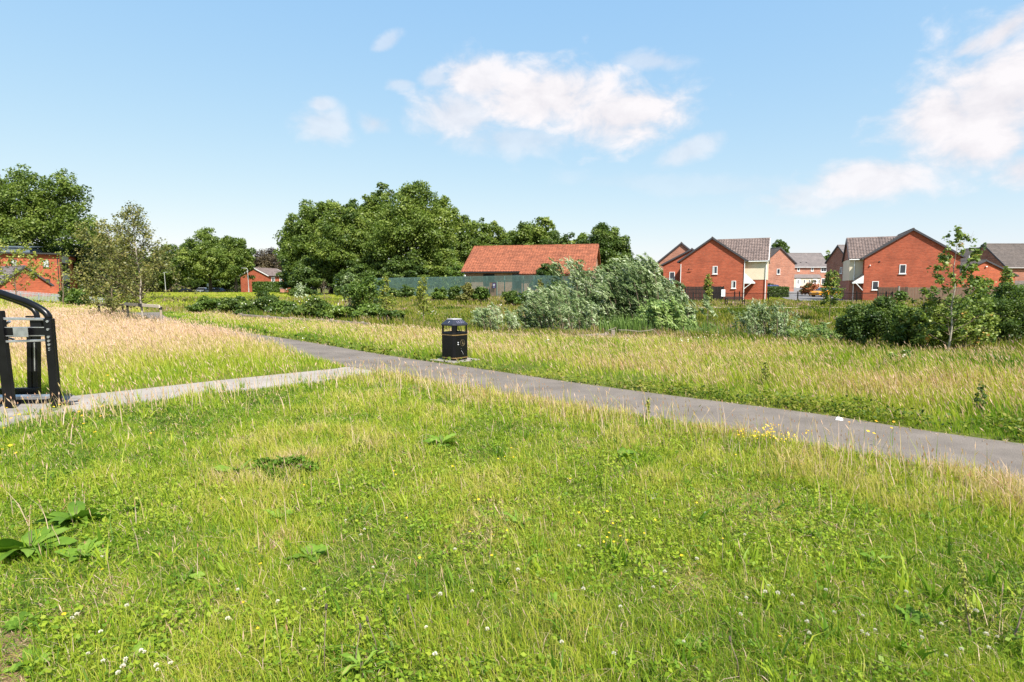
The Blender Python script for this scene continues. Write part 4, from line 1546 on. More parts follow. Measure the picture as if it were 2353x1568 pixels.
# terrace E at the head of the road
E = house_root("terraced_house", 65.5, 140, 0, "pair of pale brick terraced houses with grey roof facing down the road", HG)
xe = xfm(11.8, 0, rad(90))
gable(E, xe, 8, 11.8, 5.1, 8.4, "brick_pink", "tile_grey", roll=0, course=0.4, gut="upvc", pipes=())
for (u, w, z, h, m) in [(1.1, 1.4, 3.75, 1.2, 1), (4.2, 0.6, 3.95, 1.0, 0), (7.55, 0.6, 3.95, 1.0, 0), (9.95, 1.4, 3.75, 1.2, 1), (0.6, 1.9, 0.8, 1.4, 1), (10.2, 1.3, 0.8, 1.4, 1)]:
    window(E, None, (u, 0, z), X0, FRONT, w, h, m, fw=0.12)
part(MB().prism([(2.8, 0, 3.2), (2.8, -1.1, 2.35), (2.8, -1.1, 2.25), (2.8, 0, 2.25)], (6.9, 0, 0)), "porch_roof", "tile_grey", E)
part(MB().box(3.0, 9.5, -0.9, -0.01, -0.2, 2.24), "porch_wall", "render_cream", E)
for u in (3.6, 7.7):
    d_ = part(MB().box(u, u + 1.0, -0.96, -0.905, 0.0, 2.1), "door", "upvc", E)
    part(MB().box(u + 0.3, u + 0.45, -0.975, -0.962, 0.9, 1.9).box(u + 0.55, u + 0.7, -0.975, -0.962, 0.9, 1.9), "pane", "glass", d_)
for u in (5.4, 6.6, 9.0):
    window(E, None, (u, -0.9, 1.0), X0, FRONT, 0.4, 0.9, sill=False)
part(MB().tube([(2.9, 1.6, 6.3), (2.9, 1.6, 7.4)], 0.05, 6), "vent_pipe", "gutter_dark", E)
for u in (5.3, 6.7):
    part(MB().bar((u, 1.1, 6.12), (u + 0.3, 1.1, 6.12), 0.3, 0.14), "roof_vent", "gutter_dark", E)

# house F, its shaded gable turned to the road
F_ = house_root("brick_house", 53.5, 97.5, rad(-90), "brick house turning a shaded dark gable to the road", HG)
gable(F_, I4, 6.5, 9, 5.3, 7.8, "brick_dark_shade", "tile_grey", roll=0, course=0.4, pipes=[(5.4, -0.06, 5.2, 0)])
window(F_, None, (4.1, 0, 3.3), X0, FRONT, 0.6, 1.0)

# house G: big lit gable on the right
G_ = house_root("brick_house", 40.08, 65.2, rad(-25), "large red brick gable on the right with cream block on its left side", HG)
W = 8.8
gable(G_, I4, W, 8.5, 4.9, 7.82, "brick_red", "tile_dark", pipes=[])
xb = xfm(-1.3, 1.3 + 7.4, rad(-90))
gable(G_, xb, 7.4, W / 2 + 1.2, 4.9, 7.35, "brick_dark_shade", "tile_brown", roll=0.065, step=0.045, gut="upvc", verge="verge", back=False)
part(MB().box(-1.34, -0.003, 1.26, 1.31, 2.35, 4.82).box(-1.35, -1.3, 1.27, 8.6, 2.35, 4.82), "render_panel", "render_cream", G_)
part(MB().tube([(-0.85, 1.18, 4.8), (-0.85, 1.18, -0.3)], 0.05, 6), "drainpipe", "upvc", G_)
window(G_, None, (3.35, 0, 3.05), X0, FRONT, 0.62, 1.02)
window(G_, None, (0.85, 0, 1.25), X0, FRONT, 0.62, 0.98)
part(MB().prism([(0, 0.05, 2.05), (-1.1, 0.05, 2.0), (-1.15, 0.05, 2.1), (0, 0.05, 3.1)], (0, 1.2, 0)), "porch_roof", "tile_dark", G_)
part(MB().prism([(0, 0.0, 2.0), (-1.1, 0.0, 1.98), (-1.1, 0.0, 2.1), (0, 0.0, 2.9)], (0, 0.045, 0)).bar((-0.03, 0.02, 1.2), (-0.7, 0.02, 2.0), 0.06, 0.07), "porch_bracket", "upvc", G_)
part(MB().box(1.35, 1.5, -0.05, 0, 4.35, 4.47), "alarm_box", "gutter_dark", G_)
part(MB().box(0.5, 0.6, -0.12, 0, 3.95, 4.08), "lamp_fitting", "upvc", G_)

H = house_root("garage", 58.6, 76, 0, "low brick garage gable behind the sapling on the right", HG, "garage")
gable(H, I4, 8.2, 6, 3.1, 5.0, "brick_orange", "tile_dark")
part(MB().tube([(4.3, 3, 4.9), (4.3, 3, 5.9)], 0.05, 6), "vent_pipe", "upvc", H)
part(MB().box(4.1, 4.3, -0.2, 0, 4.2, 4.32), "lamp_fitting", "upvc", H)
Ih = house_root("brick_house", 79.5, 100, 0, "orange brick gable rising behind the low garage", HG)
gable(Ih, I4, 9.9, 7, 5.05, 7.95, "brick_orange", "tile_dark", roll=0, verge="panel_grey")
J = house_root("brick_house", 72.4, 84, 0, "brick house with broad tiled roof cut by the right edge", HG)
gable(J, xfm(14, 0, rad(90)), 8.4, 14, 4.45, 7.9, "brick_dark_shade", "tile_dark", roll=0, gut="panel_grey")  # shade on the front wall is put into the darker brick colour
window(J, None, (3.0, 0, 2.6), X0, FRONT, 1.2, 1.3, 1)
part(MB().prism([(0.6, 0, 2.4), (0.6, -1.4, 1.5), (0.6, -1.4, 1.35), (0.6, 0, 1.35)], (5, 0, 0)), "porch_roof", "tile_dark", J)
part(MB().box(0.8, 0.95, -1.3, -1.15, -0.3, 1.34).box(2.6, 2.75, -1.3, -1.15, -0.3, 1.34), "porch_post", "upvc", J)
J1 = house_root("terraced_house", 104, 128, 0, "farthest brown roof on the right between orange gable and treetop", HG)
gable(J1, xfm(16, 0, rad(90)), 8, 16, 5.3, 8.6, "brick_dark_shade", "tile_dark", roll=0)

# bungalow with the red roof behind the palisade fence
bl, br_ = Vector((-5.47, 65.26, 0)), Vector((8.66, 62, 0))
N = empty("bungalow", (bl.x, bl.y, 0.45), math.atan2(-3.26, 14.13), "long low brick bungalow with orange red tiled roof behind the green fence", "building")
L = (br_ - bl).length
xn = xfm(L, 0.3, rad(90))
gable(N, xn, 9.4, L, 3.2, 6.05, "brick_tan", "tile_red", roll=0.028, ov=0.5, ovf=0.25, course=0.36, verge="tile_red")
part(MB().box(2.2, 3.5, 0.25, 0.31, 1.4, 2.75), "shutter", "wood_dark", N)
window(N, None, (5.6, 0.3, 1.2), X0, FRONT, 2.6, 1.55, 2, frame="gutter_dark")
pp = MB()
sl = (6.05 - 3.2) / 4.7
bb = Vector((0, 1, sl)).normalized()
pp.prism([(6.6, -0.75, 3.2 - 1.05 * sl + 0.03), (6.6, 1.2, 3.2 + 0.9 * sl + 0.05), (6.6, 1.2, 3.2 + 0.9 * sl + 0.16), (6.6, -0.75, 3.2 - 1.05 * sl + 0.14)], (5.9, 0, 0))
tile_grid(pp, (6.58, -0.8, 3.2 - 1.1 * sl + 0.16), (1, 0, 0), bb, Vector((0, -bb.z, bb.y)), 5.95, 2.35, 0.3, 0.36, 0.028)
part(pp, "porch_roof", "tile_red", N)
part(MB().box(6.75, 12.3, -0.2, 0.28, -0.5, 2.7), "porch_wall", "brick_tan", N)
part(MB().bar((0.05, -0.1, 2.6), (0.25, -0.35, 2.55), 0.12, 0.14), "security_camera", "upvc", N)

# flats on the left
K = empty("apartment_block", (-81.9, 81.8, 0.5), rad(25), "red brick flats with flat dark roof and grey panels at the left edge", "building")
Wk, Dk, Hk = 14, 9.5, 6.15
part(MB().box(0, Wk, 0, Dk, -0.8, Hk), "wall", "brick_orange", K)
part(MB().box(-0.3, Wk + 0.35, -0.55, Dk + 0.3, Hk + 0.003, Hk + 0.22), "roof", "gutter_dark", K)
part(MB().box(3.0, 10.2, 1.2, 7.0, Hk + 0.225, Hk + 1.0).prism([(2.8, 1.0, Hk + 1.005), (10.4, 1.0, Hk + 1.005), (10.4, 7.2, Hk + 1.5), (2.8, 7.2, Hk + 1.5)], (0, 0, 0.1)), "roof_storey", "metal_roof", K)
part(MB().box(0.2, 2.6, 0.6, 6.0, Hk + 0.225, Hk + 1.9), "roof_parapet", "brick_orange", K)
for u in (8.2, 12.0):
    window(K, None, (u, 0, 4.2), X0, FRONT, 0.72, 1.15, frame="gutter_dark", pane="curtain")
    window(K, None, (u, 0, 1.3), X0, FRONT, 0.72, 1.15, frame="gutter_dark")
for (z0_, z1_) in ((5.0, 6.1), (2.25, 3.4)):
    part(MB().box(Wk, Wk + 0.06, 1.2, 4.9, z0_, z1_), "panel", "panel_grey", K)
for z in (3.55, 0.8):
    window(K, None, (Wk, 1.4, z), Y0, X0, 3.3, 1.35, 1, frame="gutter_dark", sill=False)
part(MB().tube([(Wk - 0.2, -0.08, Hk), (Wk - 0.2, -0.08, -0.4)], 0.06, 6), "drainpipe", "gutter_dark", K)
Lh = house_root("outbuilding", -53.8, 60, rad(58), "brick outbuilding with grey tiled roof cut by the left edge", None, "outbuilding")
gable(Lh, I4, 4.4, 8, 1.5, 3.35, "brick_orange", "tile_grey", roll=0, course=0.3, ov=0.2)

# distant house beyond the trees
Mh = house_root("brick_house", -72.2, 152.2, rad(-15), "distant orange brick house with white bargeboards between the tree groups", None)
gable(Mh, I4, 8.6, 9, 4.7, 6.7, "brick_orange", "tile_brown", roll=0, verge="upvc", ovf=0.2)
for u, w, z in ((1.2, 1.4, 3.1), (4.5, 0.9, 3.1), (6.6, 1.4, 3.1), (1.2, 1.8, 0.9), (5.6, 1.8, 0.9)):
    window(Mh, None, (8.6, u, z), Y0, X0, w, 1.2, 1, fw=0.15)

# ------------------------------------------------------------------ fences
def rails_z(x, y):
    return T(x, y)


def palisade(name, pts, H, mat, label, pale=0.07, gap=0.15, post=2.75, cat="fence", skip=()):
    p0 = pts[0]
    root = empty(name, (p0[0], p0[1], T(p0[0], p0[1])), 0, label, cat)
    org = Vector((p0[0], p0[1], T(p0[0], p0[1])))
    pan, pos, rl = MB(), [], MB()
    for a, b in zip(pts[:-1], pts[1:]):
        ha = a[2] if len(a) > 2 else H
        hb = b[2] if len(b) > 2 else H
        A_ = Vector((a[0], a[1], T(a[0], a[1]))) - org
        B_ = Vector((b[0], b[1], T(b[0], b[1]))) - org
        ln = (B_ - A_).length
        n = int(ln / gap)
        d = (B_ - A_).normalized()
        sd = Vector((-d.y, d.x, 0))
        for i in range(n):
            t = (i + 0.5) / n
            q = A_.lerp(B_, t)
            h = ha + (hb - ha) * t
            w = Vector((d.x, d.y, 0)).normalized() * pale / 2
            th = sd * 0.012
            vs = [q - w - th, q + w - th, q + w + th, q - w + th]
            top = [v + Vector((0, 0, h)) for v in vs]
            pk = q + Vector((0, 0, h + 0.07))
            pan.add(vs + top + [pk], [(0, 1, 5, 4), (1, 2, 6, 5), (2, 3, 7, 6), (3, 0, 4, 7), (4, 5, 8), (5, 6, 8), (6, 7, 8), (7, 4, 8)])
        for f in (0.22, 0.82):
            rl.bar(A_ + sd * 0.035 + Vector((0, 0, ha * f)), B_ + sd * 0.035 + Vector((0, 0, hb * f)), 0.04, 0.05)
        for i in range(int(ln / post) + 1):
            q = A_ + d * min(ln, i * post) + sd * 0.1
            h = ha + (hb - ha) * min(1, i * post / ln)
            pos.append(MB().box(q.x - 0.05, q.x + 0.05, q.y - 0.05, q.y + 0.05, q.z - 0.2, q.z + h))
    pan.build("pales", M[mat], root, fix=False)
    rl.build("rail", M[mat], root)
    for p in pos:
        p.build("post", M[mat], root)
    return root


PF = [(-26, 84), (-19.4, 78.0), (2.0, 54.6), (5.3, 51.4), (13.5, 47.8)]
palisade("palisade_fence", PF, 2.42, "green_steel", "tall green steel palisade fence in front of the red roofed bungalow")
palisade("palisade_fence", [(-62, 60, 1.0), (-46, 51.5, 0.95), (-37.3, 47.6, 0.72), (-33, 46.5, 0.6)], 1.0, "grey_steel", "low galvanised palisade fence below the flats on the left", pale=0.07, gap=0.21)


def fence_pt(px):
    """point on the palisade line seen in picture column px"""
    k = (px - CXD) / FD
    for a, b in zip(PF[:-1], PF[1:]):
        # x = k*y on segment
        dx, dy = b[0] - a[0], b[1] - a[1]
        den = dx - k * dy
        t = (k * a[1] - a[0]) / den
        if 0 <= t <= 1:
            return Vector((a[0] + dx * t, a[1] + dy * t, 0)), math.atan2(dy, dx)
    return Vector((0, 50, 0)), 0


gp, ga = fence_pt(1136)
gt = empty("gate", (gp.x - 0.10, gp.y - 0.10, T(gp.x, gp.y)), ga, "tan boarded gate in the green palisade fence", "gate")
part(MB().box(-0.55, 0.55, -0.04, 0.0, 0.02, 1.75), "board_panel", "gate_board", gt)
part(MB().box(-0.62, -0.55, -0.05, 0.02, 0, 1.85).box(0.55, 0.62, -0.05, 0.02, 0, 1.85).box(-0.55, 0.55, -0.05, 0.02, 1.755, 1.85), "frame", "green_steel", gt)
part(MB().box(-0.5, -0.42, -0.085, -0.042, 0.5, 1.1), "handle", "gutter_dark", gt)
sp_, sa = fence_pt(1139.5)
sg = empty("notice_sign", (sp_.x - 0.17, sp_.y - 0.17, T(sp_.x, sp_.y)), sa, "small dark blue sign with a white emblem hung on the tan gate", "sign")
part(MB().box(-0.24, 0.24, -0.02, 0, 1.15, 1.68), "board", "sign_blue", sg)
em_ = MB()
em_.tube([(0.0, -0.028, 1.47), (0.0, -0.021, 1.47)], 0.13, 16)
em_.box(-0.07, 0.07, -0.028, -0.021, 1.2, 1.24).box(-0.09, 0.09, -0.027, -0.021, 1.28, 1.30)
part(em_, "emblem", "sign_white", sg)

# estate railings: flat top black bars
def railing(name, pts, H, label, gap=0.115, post=3.0, r=0.011):
    p0 = pts[0]
    org = Vector((p0[0], p0[1], T(p0[0], p0[1])))
    root = empty(name, org, 0, label, "railings")
    bars, rl, posts = MB(), MB(), []
    for a, b in zip(pts[:-1], pts[1:]):
        A_ = Vector((a[0], a[1], T(a[0], a[1]))) - org
        B_ = Vector((b[0], b[1], T(b[0], b[1]))) - org
        ln = (B_ - A_).length
        n = int(ln / gap)
        for i in range(n):
            q = A_.lerp(B_, (i + 0.5) / n)
            bars.tube([q + Vector((0, 0, 0.02)), q + Vector((0, 0, H))], r, 4)
        for f in (0.12, 0.9):
            rl.bar(A_ + Vector((0, 0, H * f)), B_ + Vector((0, 0, H * f)), 0.012, 0.045)
        for i in range(int(ln / post) + 1):
            q = A_ + (B_ - A_).normalized() * min(ln, i * post)
            posts.append(MB().box(q.x - 0.045, q.x + 0.045, q.y - 0.045, q.y + 0.045, q.z - 0.1, q.z + H + 0.1))
    bars.build("bars", M["black_metal"], root, fix=False)
    rl.build("rail", M["black_metal"], root)
    for p in posts:
        p.build("post", M["black_metal"], root)
    return root


railing("metal_railing", [(17.5, 60.5), (24, 60.2), (39.6, 59.4), (46, 59)], 1.02, "black bar railings behind the park bench in front of the houses")
railing("metal_railing", [(-77, 126), (-62, 126.5)], 1.1, "low dark railings beside the parked cars far left", gap=0.3, r=0.03)


def board_fence(name, pts, H, mat, label, gap=0.14, bw=0.125, posts_white=False):
    p0 = pts[0]
    org = Vector((p0[0], p0[1], T(p0[0], p0[1])))
    root = empty(name, org, 0, label, "fence")
    bd, rl = MB(), MB()
    rr = np.random.default_rng(int(abs(p0[0]) * 10))
    posts = []
    for a, b in zip(pts[:-1], pts[1:]):
        A_ = Vector((a[0], a[1], T(a[0], a[1]))) - org
        B_ = Vector((b[0], b[1], T(b[0], b[1]))) - org
        ln = (B_ - A_).length
        d = (B_ - A_).normalized()
        sd = Vector((-d.y, d.x, 0))
        n = max(1, int(ln / gap))
        for i in range(n):
            q = A_.lerp(B_, (i + 0.5) / n) - sd * (0.012 * (i % 2))
            h = H + rr.normal() * 0.012
            bd.bar(q + Vector((0, 0, 0.03)), q + Vector((0, 0, h)), 0.02, bw, up=d)
        for f in (0.25, 0.8):
            rl.bar(A_ + sd * 0.06 + Vector((0, 0, H * f)), B_ + sd * 0.06 + Vector((0, 0, H * f)), 0.04, 0.08)
        for i in range(int(ln / 2.4) + 1):
            q = A_ + d * min(ln, i * 2.4) + sd * 0.09
            posts.append(MB().box(q.x - 0.05, q.x + 0.05, q.y - 0.05, q.y + 0.05, q.z - 0.2, q.z + H + 0.05))
    bd.build("boards", M[mat], root, fix=False)
    rl.build("rail", M[mat], root)
    for p in posts:
        p.build("post", M[mat], root)
    return root


board_fence("timber_fence", [(18.9, 62.3), (21.8, 62.2), (23.0, 61.9), (22.6, 65.8)], 1.62, "wood_dark", "dark stained board fence at the foot of the red gable by the bench")
board_fence("timber_fence", [(38.6, 60.2), (40.6, 58.6), (56, 58.2), (70, 60)], 1.55, "wood_fence", "brown garden board fence behind the shrubs on the right")
cp = at(2061.5, 690, 58.5)
cpo = MB().box(-0.07, 0.07, -0.07, 0.07, -0.2, 1.62).box(-0.08, 0.08, -0.08, 0.08, 1.62, 1.66).build("fence_post", M["concrete"])
cpo.location = (cp.x, 58.35, T(cp.x, 58.5))
tag(cpo, "pale concrete post at the corner of the brown garden fence", "post")

# timber knee rails along the hollow
def knee_rail(pts, H, label, broken=False, step=2.2):
    p0 = pts[0]
    org = Vector((p0[0], p0[1], T(p0[0], p0[1])))
    root = empty("knee_rail", org, 0, label, "knee rail", "timber knee rails along the hollow")
    for a, b in zip(pts[:-1], pts[1:]):
        A_ = Vector((a[0], a[1], T(a[0], a[1]))) - org
        B_ = Vector((b[0], b[1], T(b[0], b[1]))) - org
        za, zb = (a[2] if len(a) > 2 else H), (b[2] if len(b) > 2 else H)
        rb = MB()
        rb.bar(A_ + Vector((0, 0, za)), B_ + Vector((0, 0, zb)), 0.08, 0.10)
        rb.build("rail", M["wood_grey"], root, bevel=0.008)
        ln = (B_ - A_).length
        for i in range(max(1, int(ln / step)) + 1):
            t = min(1, i * step / ln)
            q = A_.lerp(B_, t) + Vector((0, 0.09, 0))
            z = za + (zb - za) * t
            MB().box(q.x - 0.06, q.x + 0.06, q.y - 0.05, q.y + 0.05, q.z - 0.2, q.z + z + 0.09).build("post", M["wood_grey"], root, bevel=0.006)
    return root


def pz(px, py, Y):
    p = at(px, py, Y)
    return (p.x, p.y, p.z - T(p.x, p.y))


knee_rail([pz(552, 724, 29.5), pz(668, 733, 27.5), pz(760, 738, 26), pz(845, 745, 24.5)], 0.45, "weathered knee rail in front of the bramble bank left of the bin")
knee_rail([pz(440, 713, 38), pz(505, 717, 36)], 0.45, "far end of knee rail half lost in grass beyond the brambles")
knee_rail([pz(1140, 770, 19.6), pz(1225, 773.5, 19.2), pz(1320, 774, 19.0), pz(1395, 770, 18.8)], 0.45, "weathered knee rail sunk in tall grass right of the bin")
knee_rail([pz(1440, 776, 18.8), pz(1510, 781, 18.4)], 0.4, "low section of knee rail past the broken post")
kr = at(1408, 790, 18.7)
bp = empty("broken_post", (kr.x, kr.y, T(kr.x, kr.y)), 0, "short grey post with a sagging pale branch wired to it", "post")
part(MB().box(-0.06, 0.06, -0.05, 0.05, -0.2, 0.30), "stump", "wood_grey", bp, bevel=0.01)
part(MB().tube([(-0.15, 0, 0.30), (0.0, -0.03, 0.34), (0.10, -0.03, 0.39)], 0.013, 6), "splinter", "wood_grey", bp)
part(MB().tube([(0.18, -0.02, 0.30), (0.5, 0, 0.29), (0.85, 0, 0.25), (1.1, 0, 0.27), (1.32, 0, 0.31), (1.42, 0, 0.22), (1.55, 0, 0.12)], [0.012, 0.013, 0.012, 0.012, 0.011, 0.01, 0.007], 6), "branch", "wood_grey", bp)
knee_rail([pz(2008, 815, 14.2), pz(2050, 817, 14.0)], 0.35, "short end of knee rail under the shrubs on the right")

# ------------------------------------------------------------------ litter bin
BZ = T(BINP.x, BINP.y)
BIN = empty("litter_bin", (BINP.x - 0.01, BINP.y + 0.30, BZ + 0.02), rad(45 + 3), "black litter bin with gold bands standing beside the tarmac path", "litter bin")
HS, CH = 0.235, 0.052


def oct_ring(hs, ch, z):
    return [Vector(p) for p in ((-hs + ch, -hs, z), (hs - ch, -hs, z), (hs, -hs + ch, z), (hs, hs - ch, z), (hs - ch, hs, z), (-hs + ch, hs, z), (-hs, hs - ch, z), (-hs, -hs + ch, z))]


part(MB().loft([oct_ring(HS - 0.008, CH, 0.0), oct_ring(HS - 0.008, CH, 0.03), oct_ring(HS, CH, 0.032), oct_ring(HS, CH, 0.635), oct_ring(HS - 0.012, CH, 0.65), oct_ring(HS - 0.05, CH, 0.65), oct_ring(HS - 0.05, CH, 0.60)]), "body", "bin_black", BIN, bevel=0.005)
for z in (0.045, 0.575):
    part(MB().loft([oct_ring(HS + 0.003, CH, z), oct_ring(HS + 0.003, CH, z + 0.022)], False), "gold_band", "gold", BIN)
for (sx, sy) in ((-1, -1), (1, -1), (1, 1), (-1, 1)):
    a, b = HS - 0.004, HS - CH - 0.03
    pl = [Vector((sx * a, sy * b, 0.64)), Vector((sx * a, sy * (HS - CH), 0.64)), Vector((sx * (HS - CH), sy * a, 0.64)), Vector((sx * b, sy * a, 0.64)), Vector((sx * b, sy * (a - 0.03), 0.64)), Vector((sx * (a - 0.03), sy * b, 0.64))]
    part(MB().prism(pl, (0, 0, 0.165)), "corner_post", "bin_black", BIN)
part(MB().loft([oct_ring(HS + 0.004, CH, 0.795), oct_ring(HS + 0.010, CH, 0.80), oct_ring(HS + 0.010, CH, 0.832), oct_ring(HS * 0.60, CH * 0.7, 0.94)]), "hood", "bin_hood", BIN, bevel=0.006)
part(MB().loft([oct_ring(HS * 0.61, CH * 0.7, 0.937), oct_ring(HS * 0.58, CH * 0.7, 0.952)]), "hood_top", "bin_top", BIN, bevel=0.004)
part(MB().loft([oct_ring(HS - 0.06, CH, 0.56), oct_ring(HS - 0.06, CH, 0.57)]), "liner", "black_metal", BIN)
# emblem: a ring with a small figure dropping litter, on the face towards the path (local -y after turning is the right hand face)
FACE = Matrix.Translation((0, -HS - 0.0035, 0)) @ Matrix.Rotation(rad(90), 4, "X")


def face_strokes(strokes, r, name, mat, xf, root):
    mb = MB()
    for st in strokes:
        mb.tube([xf @ Vector((p[0], p[1], 0)) for p in st], r, 5)
    return part(mb, name, mat, root)


ring = [(0.065 * math.cos(t), 0.40 + 0.072 * math.sin(t)) for t in np.linspace(0, 2 * math.pi, 25)]
fig = [[(-0.012, 0.365), (-0.004, 0.40), (0.0, 0.43)], [(0.014, 0.365), (0.002, 0.40)], [(0.0, 0.425), (0.028, 0.405)], [(0.032, 0.36), (0.044, 0.36), (0.042, 0.385), (0.034, 0.385), (0.032, 0.36)], [(-0.001, 0.445), (0.003, 0.452)]]
sh = Matrix.Translation((0.03, 0, 0))
face_strokes([ring], 0.0035, "emblem_ring", "emblem", FACE @ sh, BIN)
face_strokes(fig, 0.006, "emblem_figure", "emblem", FACE @ sh, BIN)
part(MB().box(-0.125, -0.09, -HS - 0.004, -HS - 0.0005, 0.405, 0.425).box(-0.125, -0.092, -HS - 0.004, -HS - 0.0005, 0.36, 0.383), "label_plate", "white_mark", BIN)
face_strokes([[(-0.01, 0.22), (0.025, 0.18), (0.05, 0.125)], [(-0.02, 0.265), (-0.015, 0.262)]], 0.003, "scratch", "white_mark", FACE, BIN)
# scrawl on the sloping hood
n_h = Vector((0, -0.108, 0.094)).normalized()
up_h = Vector((0, 0.094, 0.108)).normalized()
HO = Matrix((( 1, up_h.x, n_h.x, 0), (0, up_h.y, n_h.y, -HS - 0.0115), (0, up_h.z, n_h.z, 0.832), (0, 0, 0, 1)))
scr = [[(-0.12, 0.10), (-0.10, 0.03)], [(-0.085, 0.105), (-0.055, 0.07), (-0.07, 0.025)], [(-0.01, 0.11), (-0.045, 0.09), (-0.04, 0.04), (-0.005, 0.035), (-0.005, 0.065), (-0.02, 0.065)], [(0.02, 0.11), (0.02, 0.035)], [(0.02, 0.11), (0.05, 0.095), (0.022, 0.075), (0.055, 0.04)],
       [(0.10, 0.105), (0.068, 0.09), (0.075, 0.04), (0.10, 0.04), (0.10, 0.07)], [(0.12, 0.075), (0.14, 0.075)]]
face_strokes(scr, 0.0042, "scrawl", "scrawl", HO, BIN)
HL = Matrix.Rotation(rad(-90), 4, "Z") @ HO
face_strokes([[(0.02, 0.05), (0.045, 0.09)]], 0.0045, "scratch", "white_mark", HL, BIN)
pad = MB().box(-0.42, 0.42, -0.42, 0.42, -0.1, 0.02).build("concrete_pad", M["concrete"], bevel=0.01)
pad.location = (BINP.x - 0.01, BINP.y + 0.30, BZ)
pad.rotation_euler = (0, 0, rad(48))
tag(pad, "square concrete slab under the black litter bin", "slab", kind="structure")

# ------------------------------------------------------------------ exercise frame at the left edge
GO = ground(75, 938)
GYM = empty("exercise_frame", (GO.x, GO.y, 0.0), 0, "black steel outdoor exercise frame with curved tubes, cut by the left edge", "gym equipment")


def g(cx, cy, Y):
    p = at(cx / 2.614 / 1.632, (1040 + cy / 2.614) / 1.632, Y)
    return p - Vector((GO.x, GO.y, 0))


YF, YB = GO.y - 0.05, GO.y + 0.62


def leg(mb, top, bot, w, d):
    mb.bar(top, bot, d, w, up=(1, 0, 0))
    return mb


def drop(v, z=0.0):
    return Vector((v.x, v.y, z))


for (a, b, w) in (((-15, 330, YF), (105, 1300, YF), 0.13), ((-160, 420, YF), (-60, 1290, YF), 0.12)):
    p, q = g(*a), g(*b)
    q.z = 0.0
    part(leg(MB(), p, q, w, 0.07), "leg", "black_gloss", GYM, bevel=0.008)
p, q = g(470, 405, YF + 0.02), g(545, 1292, YF)
q.z = 0.0
part(leg(MB(), p, q, 0.10, 0.05), "leg", "black_gloss", GYM, bevel=0.008)
p2, q2 = g(506, 405, YF + 0.12), g(583, 1280, YF + 0.13)
q2.z = 0.0
part(leg(MB(), p2, q2, 0.055, 0.05), "leg", "black_metal", GYM, bevel=0.006)
for (cx0, cx1) in ((302, 312), (360, 366)):
    p, q = g(cx0, 560, YB), g(cx1, 1215, YB)
    q.z = 0.0
    part(leg(MB(), p, q, 0.072, 0.08), "back_post", "black_gloss", GYM, bevel=0.006)
p, q = g(336, 640, YB - 0.05), g(340, 920, YB - 0.05)
part(MB().tube([p, q], 0.008, 6), "guide_rod", "steel", GYM)
# rails between the legs
part(MB().bar(g(-150, 405, YF), g(455, 412, YF + 0.03), 0.05, 0.035), "top_rail", "steel", GYM, bevel=0.006)
part(MB().bar(g(-150, 540, YF + 0.02), g(460, 532, YF + 0.05), 0.07, 0.135), "cross_beam", "black_gloss", GYM, bevel=0.01)
part(MB().bar(g(-150, 492, YF - 0.01), g(455, 492, YF + 0.02), 0.02, 0.012).bar(g(-150, 578, YF - 0.01), g(455, 572, YF + 0.02), 0.02, 0.012), "beam_edge", "steel", GYM)
pl = MB()
pl.bar(g(130, 540, YF - 0.045), g(275, 538, YF - 0.045), 0.012, 0.135)
part(pl, "weight_plate", "steel", GYM, bevel=0.004)
part(MB().bar(g(40, 632, YF), g(470, 618, YF + 0.03), 0.045, 0.03), "lower_rail", "steel", GYM, bevel=0.005)
part(MB().tube([g(28, 472, YF + 0.1), g(98, 432, YF + 0.1)], 0.018, 6), "link_rod", "steel", GYM)
part(MB().tube([g(60, 590, YF + 0.1), g(140, 612, YF + 0.1)], 0.014, 6), "link_rod", "steel", GYM)
part(MB().bar(g(318, 455, YF + 0.08), g(430, 455, YF + 0.08), 0.10, 0.12), "bearing_box", "black_metal", GYM, bevel=0.01)
part(MB().bar(g(262, 386, YF + 0.02), g(330, 386, YF + 0.02), 0.05, 0.02), "stop_block", "black_metal", GYM)
# bolts
for (cx, cy) in ((466, 434), (472, 512), (477, 587), (480, 625), (484, 662), (485, 697), (487, 716)):
    c = g(cx, cy, YF - 0.012)
    part(MB().tube([c + Vector((0, 0.004, 0)), c + Vector((0, -0.012, 0))], 0.018 if cy < 680 else 0.010, 8), "bolt", "steel", GYM)
# curved upper tubes
for (dy, pts, r) in ((0.0, [(-330, 60), (-120, 118), (0, 152), (130, 196), (260, 240), (350, 282), (410, 318), (452, 352), (474, 384), (478, 420)], 0.046),
                     (0.42, [(-330, 92), (-120, 150), (0, 182), (120, 220), (220, 258), (290, 290), (330, 320), (354, 352), (364, 384), (366, 470)], 0.036)):
    part(MB().tube([g(a, b, YF + 0.04 + dy) for a, b in pts], r, 10), "handle_tube", "black_gloss", GYM, smooth=True)
